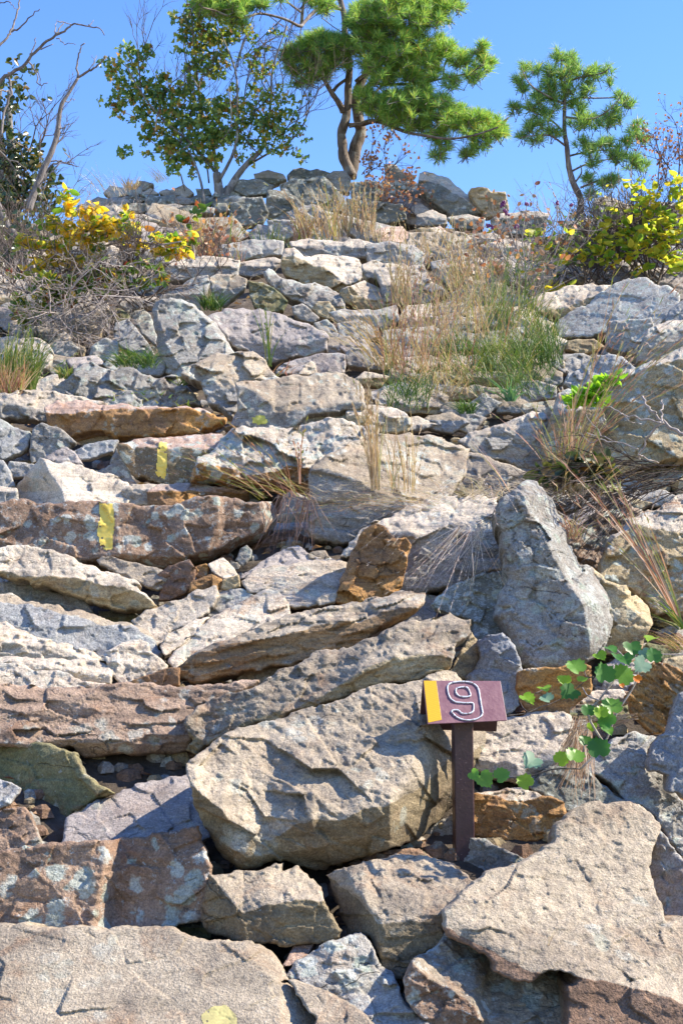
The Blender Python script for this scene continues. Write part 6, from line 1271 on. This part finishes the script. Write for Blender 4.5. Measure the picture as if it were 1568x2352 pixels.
GP_ = leaf_mat('pink_awns', [(0, (.62, .48, .46)), (1, (.72, .62, .60))], .5, .6)
def clump(label, crop, bx, by, spread, n, h, mat, lean=(0, 0), fan=.3, droop=.35, w=2.4, seeds=0.0, Y=None, dY=-.12, cat='grass clump', vspread=.3, nseg=5, kind=None, name='grass_clump', up=1.0, group=None):
    u0, v0 = P([(bx, by)], crop)[0]; sc = CROPS[crop][2]; spread *= sc; h *= sc
    Yb = Y if Y else depth_at(v0)+dY; k = Yb/FPX
    n_ = n; V = []; F = []; nb = 0
    for i in range(n_):
        q = R_.uniform(-1, 1); p = np.array(at(u0+q*spread, v0+R_.uniform(-1, 1)*spread*vspread, Yb+R_.gauss(0, .25)*spread*k))
        H = h*k*R_.uniform(.45, 1.1)
        d = np.array([lean[0]+R_.gauss(0, fan)+q*fan*.5, lean[1]+R_.gauss(0, fan*.7), up]); d /= np.linalg.norm(d)
        bend = np.array([d[0]*1.0+R_.gauss(0, .2), d[1]+R_.gauss(0, .2), -droop*R_.uniform(.4, 1.5)])
        az = R_.uniform(0, 3.14); s = np.array([math.cos(az), math.sin(az)*.6, 0])*w*.5*k*R_.uniform(.7, 1.3)
        pts = []
        for j in range(nseg+1):
            t = j/nseg; pts.append(p+d*H*t+bend*H*t*t*.55)
        for j in range(nseg+1):
            ww = (1-(j/nseg)**1.6)*.9+.12; V += [pts[j]-s*ww, pts[j]+s*ww]
        for j in range(nseg): F.append([nb+2*j, nb+2*j+1, nb+2*j+3, nb+2*j+2])
        nb += 2*(nseg+1)
        if seeds and R_.random() < seeds:
            for m_ in range(8):
                t = R_.uniform(.45, 1.0); c = p+d*H*t+bend*H*t*t*.55; tg = d+bend*t*1.1; tg /= np.linalg.norm(tg)
                e = tg+np.array([R_.gauss(0, .22), R_.gauss(0, .22), R_.gauss(.05, .15)]); L = H*R_.uniform(.04, .10)
                ss = np.array([1, .2, 0])*w*.55*k
                V += [c, c+e*L*.5-ss, c+e*L, c+e*L*.5+ss]; F.append([nb, nb+1, nb+2, nb+3]); nb += 4
    o = link_mesh(name, np.array(V), F, mat, origin=(float(at(u0, v0, Yb).x), Yb, float(at(u0, v0, Yb).z)), smooth=False)
    return tag(o, label, cat, group, kind)
# crest and upper slope
clump('tall straw coloured grass standing in front of the crest wall below the pine', 'L', 950, 600, 130, 75, 400, GT, (-.12, 0), .16, .15, 3.0, .5)
clump('straw coloured grass right of the pine foot on the crest', 'L', 1190, 560, 110, 80, 360, GT, (.0, 0), .12, .08, 2.8, .5)
clump('orange tinged grass just below the crest wall', 'L', 820, 600, 60, 55, 230, GR, (.1, 0), .25, .2, 2.8, .3)
clump('short green and tan grass under the pine grasses', 'L', 930, 680, 150, 110, 100, GG, (0, 0), .5, .4, 3.0)
clump('reddish grass beside the oak trunk', 'L', 250, 700, 110, 80, 360, GR, (.1, 0), .28, .3, 2.8, .4)
clump('feathery seed stems left of the oak trunk', 'L', 120, 690, 60, 40, 300, GT, (-.1, 0), .18, .1, 3.2, .8)
clump('short orange grass above the dark hollow', 'L', 130, 830, 140, 150, 130, GT, (0, 0), .4, .4, 3.0)
clump('single arching grass stem over the highest white rock', 'L', 470, 880, 6, 3, 330, GW, (.35, 0), .05, 1.1, 3.0, 0, nseg=9)
clump('short dry grass on the middle right skyline', 'M', 300, 560, 200, 90, 180, GT, (0, 0), .2, .2, 2.6, .3)
clump('dry grass tuft around the pale post like rock', 'M', 430, 760, 90, 90, 300, GT, (-.05, 0), .14, .1, 2.8, .4)
clump('round rusty orange grass tuft beside the pale post like rock', 'M', 580, 660, 30, 90, 130, GR, (0, 0), .35, .3, 2.6)
clump('pink hair like awns on the skyline at the left', 'K', 760, 190, 120, 45, 200, GP_, (-.45, 0), .15, .15, 1.6, Y=10.9)
clump('pink hair like awns on the skyline behind the crest stones', 'K', 1080, 120, 50, 30, 150, GP_, (-.5, 0), .15, .15, 1.6, Y=11.3)
clump('brown grass tuft on the left crest stones', 'K', 870, 170, 40, 60, 110, GT, (0, 0), .3, .2, 2.2, Y=10.8)
clump('thin reddish stems on the skyline left of the small pine', 'M', 900, 390, 80, 14, 230, GR, (-.2, 0), .2, .1, 2.2, .6)
clump('tan stems in front of the right yellow shrub', 'M', 1270, 520, 40, 28, 420, GT, (0, 0), .1, .1, 2.6, .7, Y=8.6)
# the grass bank, its dark mounds coloured to imitate deep shade between stems
bank = [(120,1180,130,90,560,GR,(.05,0),.14,.12,.5,'tall red brown grass at the left end of the grass bank'),
 (260,1120,120,60,500,GT,(.05,0),.2,.2,.5,'tan grass in the upper left of the grass bank'),
 (420,1000,130,80,430,GT,(-.05,0),.2,.2,.4,'tan and green grass in the middle of the grass bank'),
 (560,960,120,80,380,GG,(.05,0),.2,.2,.2,'yellow green grass above the middle of the grass bank'),
 (700,950,110,140,260,GG,(.1,0),.25,.25,.2,'green grass under the beautyberry stems'),
 (840,1010,80,120,220,GG,(-.1,0),.3,.3,.1,'green grass leaning towards the roof like rock'),
 (420,1130,150,300,200,GD,(-.2,0),.4,.5,.1,'matted yellow green grass in the heart of the bank'),
 (620,1140,150,420,200,GG,(-.15,0),.4,.6,0,'thick green grass mound in the right of the bank'),
 (780,1120,110,420,210,GD,(-.1,0),.35,.5,0,'dark green grass in the shade of the roof like rock'),
 (560,1230,170,180,190,GD,(-.3,0),.5,.7,0,'combed dark grass hanging at the lower edge of the bank'),
 (300,1240,150,200,190,GT,(-.1,0),.5,.6,.1,'matted tan grass at the lower left of the bank'),
 (120,1320,110,200,200,GD,(.1,0),.35,.4,.2,'dark matted grass at the bottom left corner of the bank'),
 (760,1260,120,200,150,GD,(-.2,0),.5,.7,0,'dim grass at the lower right end of the bank')]
for x, y, s, n, h, m, ln, fan, dr, sd_, lab in bank: clump(lab, 'M', x, y, s, n, h, m, ln, fan, dr, 1.8, sd_, dY=-.25, vspread=.55)
clump('broad bladed bluish green tuft at the lower right of the grass bank', 'M', 660, 1330, 20, 34, 190, leaf_mat('blue_green_blades', [(0, (.09, .20, .10)), (1, (.18, .34, .15))], .3, .4), (0, 0), .32, .7, 6, nseg=8, dY=-.35)
clump('small bright green tuft at the foot of the grass bank', 'M', 430, 1390, 40, 130, 110, GD, (0, 0), .5, .5, 3.0, dY=-.35)
clump('sprawling tan grass stems over the flat lichened rock', 'L', 1380, 1440, 120, 70, 480, GT, (-.45, 0), .25, .25, 2.6, .5, dY=-.3)
clump('thin green stems growing through the centre rocks', 'L', 600, 1440, 20, 16, 430, GG, (-.02, 0), .08, .1, 3.0, .3, dY=-.2)
clump('few drooping dry blades beside the thin green stems', 'L', 690, 1500, 70, 18, 170, GR, (.3, 0), .4, .9, 3.0, dY=-.2, nseg=7)
# centre grasses
clump('upright brown grass stems growing in front of the very large block', 'I', 1110, 790, 30, 46, 760, GT, (-.06, 0), .05, .03, 3.0, .5, Y=4.45)
clump('faint thin stems right of the upright brown ones', 'I', 1300, 790, 90, 30, 560, GT, (.0, 0), .08, .05, 2.6, .5, Y=4.45)
clump('dark red rusty stem with seeds left of centre', 'I', 610, 750, 5, 7, 420, GR, (-.03, 0), .02, .05, 4.0, 1.0, Y=4.5)
clump('red and green grass spray leaning left over the painted blocks', 'H', 1480, 660, 110, 26, 560, GR, (-1.0, -.1), .42, .25, 2.2, .8, Y=4.3, up=.85)
clump('lower red spray lying left under the lumpy slab', 'I', 640, 830, 140, 18, 520, GR, (-1.3, -.1), .5, .25, 2.0, .6, Y=4.2, up=.7)
clump('dark dry roots hanging in the hollow beside the large block', 'I', 590, 830, 120, 70, 370, leaf_mat('dry_dark_roots', [(0, (.20, .12, .10)), (1, (.34, .22, .18))], .1, .7), (-.2, 0), .25, .2, 2.0, 0, Y=4.45, up=-1.0, name='hanging_roots', cat='roots')
clump('bleached grass arching left across the very large block', 'I', 1500, 850, 200, 60, 640, GW, (-1.5, -.2), .55, .5, 1.4, .9, Y=4.15, up=.55, nseg=8)
clump('pinkish stems arching left below the bleached grass', 'I', 1450, 900, 130, 60, 560, GR, (-1.9, -.1), .35, .4, 2.4, .6, Y=4.12, up=.35, nseg=8)
clump('pale pink grass drooping over the white topped slab', 'J', 400, 560, 140, 95, 460, GW, (-.45, -.4), .5, 1.5, 1.5, .9, Y=3.95, up=.35, nseg=10)
clump('lower fringe of drooping pale grass beside the upright rock', 'J', 330, 760, 90, 60, 380, GW, (-.6, -.3), .45, .8, 1.5, .8, Y=3.85, up=-.8, nseg=7)
clump('long red stem rising left from behind the upright rock', 'J', 555, 545, 4, 3, 560, GR, (-.55, 0), .03, .12, 3.4, .4, Y=4.0, nseg=7)
clump('dry pink grass in the gap right of the upright rock', 'J', 930, 800, 50, 60, 240, GR, (-.1, 0), .4, .7, 2.2, .2, Y=3.9)
# right grasses
clump('tall red grass with seed heads leaning right in front of the right boulders', 'M', 1010, 1560, 90, 40, 950, GR, (.5, 0), .2, .1, 2.3, 1.0, Y=4.7, nseg=7)
clump('red and green grass base growing beside the cliff like boulder', 'J', 870, 520, 60, 70, 620, GR, (.05, 0), .16, .15, 2.8, .4, Y=4.3)
clump('dry grass around the foot of the cliff like boulder', 'J', 960, 560, 130, 110, 330, GT, (.2, 0), .5, .5, 2.4, .1, Y=4.25)
clump('tall red and green grass at the right edge by the upright rock', 'J', 1560, 1330, 14, 14, 1150, GR, (-.36, 0), .12, .03, 3.6, .9, Y=3.3, nseg=7)
clump('bright green arching blades at the base of the right edge grass', 'J', 1560, 1340, 20, 14, 420, GG, (-.6, 0), .3, .5, 4.5, 0, Y=3.28, nseg=8)
clump('pinkish dry mat of grass at the right edge', 'F', 1560, 400, 60, 90, 260, GR, (-.9, 0), .3, .8, 1.8, 0, Y=3.35, nseg=7)
# left grasses
clump('green and red grass at the left edge above the grey capped slab', 'K', 100, 1500, 130, 260, 420, GG, (.1, 0), .16, .15, 2.8, .2, dY=-.15)
clump('red stemmed grass low at the left edge', 'K', 60, 1530, 90, 150, 260, GR, (.05, 0), .2, .2, 2.8, .1, dY=-.2)
clump('small yellow green tuft on the low wall rock', 'K', 430, 1420, 40, 70, 130, GG, (0, 0), .5, .4, 3.0)
clump('soft dark green grass tuft in shade of the leaning rock', 'K', 900, 1330, 130, 330, 200, GD, (-.3, 0), .5, .9, 2.4, nseg=7, dY=-.25)
clump('dark grass in the hollow under the blue rock', 'L', 230, 1060, 60, 150, 160, GD, (0, 0), .4, .3, 2.4)
clump('small green tuft on the tan rock foot', 'K', 1200, 1470, 25, 22, 110, GG, (.3, 0), .6, .4, 3.4)
clump('dry stems on the upper slope right of the white rocks', 'L', 1480, 1040, 60, 60, 420, GT, (0, 0), .08, .08, 2.4, .5)
clump('tiny blades sprouting from a crack in the big right slab', 'C', 775, 1030, 8, 7, 110, GW, (0, 0), .25, .1, 2.2, Y=2.42, nseg=3)
clump('low green weeds on the slab edge at the left', 'K', 1000, 1600, 330, 60, 60, GG, (0, 0), .9, .5, 5, dY=-.15, kind='stuff')

# weeds and brush of the upper right slope
def brush():
    for i, (cr, x0, x1, y0, y1, n, L, lab) in enumerate([('M', 850, 1250, 590, 760, 30, .22, 'brown leafless brush below the right yellow shrub'), ('M', 560, 760, 520, 900, 26, .28, 'thin grey brush left of the beautyberry bush'),
        ('M', 1080, 1250, 440, 520, 9, .18, 'twiggy brush along the right skyline'), ('L', 60, 330, 720, 900, 20, .2, 'low russet brush above the dark hollow'), ('K', 0, 240, 480, 900, 60, .3, 'dark brush in the shade under the dead tree')]):
        yb = depth_at(P([(x0, (y0+y1)/2)], cr)[0][1])-.25; c = at(*P([((x0+x1)/2, y1)], cr)[0], yb)
        root = empty('brush', c, lab, 'brush')
        st = []
        for _ in range(n):
            u, v = P([(R_.uniform(x0, x1), R_.uniform(y0, y1))], cr)[0]; st.append((at(u, v, depth_at(v)-.2), (R_.gauss(0, .6), R_.gauss(0, .4), .9)))
        tips = twigs('stems', root, (DTWIG, TWIG)[i == 1], st, .0045, L, 2, 3, up=.5)
        leaves(root, leaf_mesh('oval', (GRNM, REDL, YELG, REDL, EVERG)[i]), [(t[0], R_.uniform(.03, .05), Euler((R_.uniform(0, 6), R_.uniform(0, 6), 0))) for t in tips if R_.random() < .4], 0)
brush()
for i, (cr, x, y, s, n, h_, m, ln, lab) in enumerate([('M', 250, 900, 120, 40, 430, GR, .05, 'tall russet stems over the grey rocks left of the grass bank'), ('M', 480, 880, 110, 46, 400, GT, -.05, 'tall tan stems behind the grass bank'), ('M', 640, 860, 100, 40, 380, GG, .1, 'long yellow green stems behind the grass bank'),
    ('M', 700, 1080, 130, 40, 330, GR, .15, 'russet stems rising from the green mound'), ('M', 330, 1200, 130, 46, 380, GR, -.1, 'russet stems rising from the lower left of the bank'), ('M', 880, 1120, 60, 60, 260, GD, -.2, 'dark grass tucked under the roof like rock'),
    ('L', 620, 640, 120, 50, 130, GG, 0, 'green weeds on the low flat bluish slab'), ('L', 1350, 620, 120, 60, 150, GT, 0, 'dry weeds on the ledge right of the lit one'), ('L', 300, 760, 140, 70, 150, GR, 0, 'russet weeds on the grass edged ledge'), ('M', 760, 700, 120, 60, 170, GG, 0, 'green weeds among the beautyberry stems')]):
    clump(lab, cr, x, y, s, n, h_, m, (ln, 0), .16, .12, 2.0, .45, dY=-.22, vspread=.4)
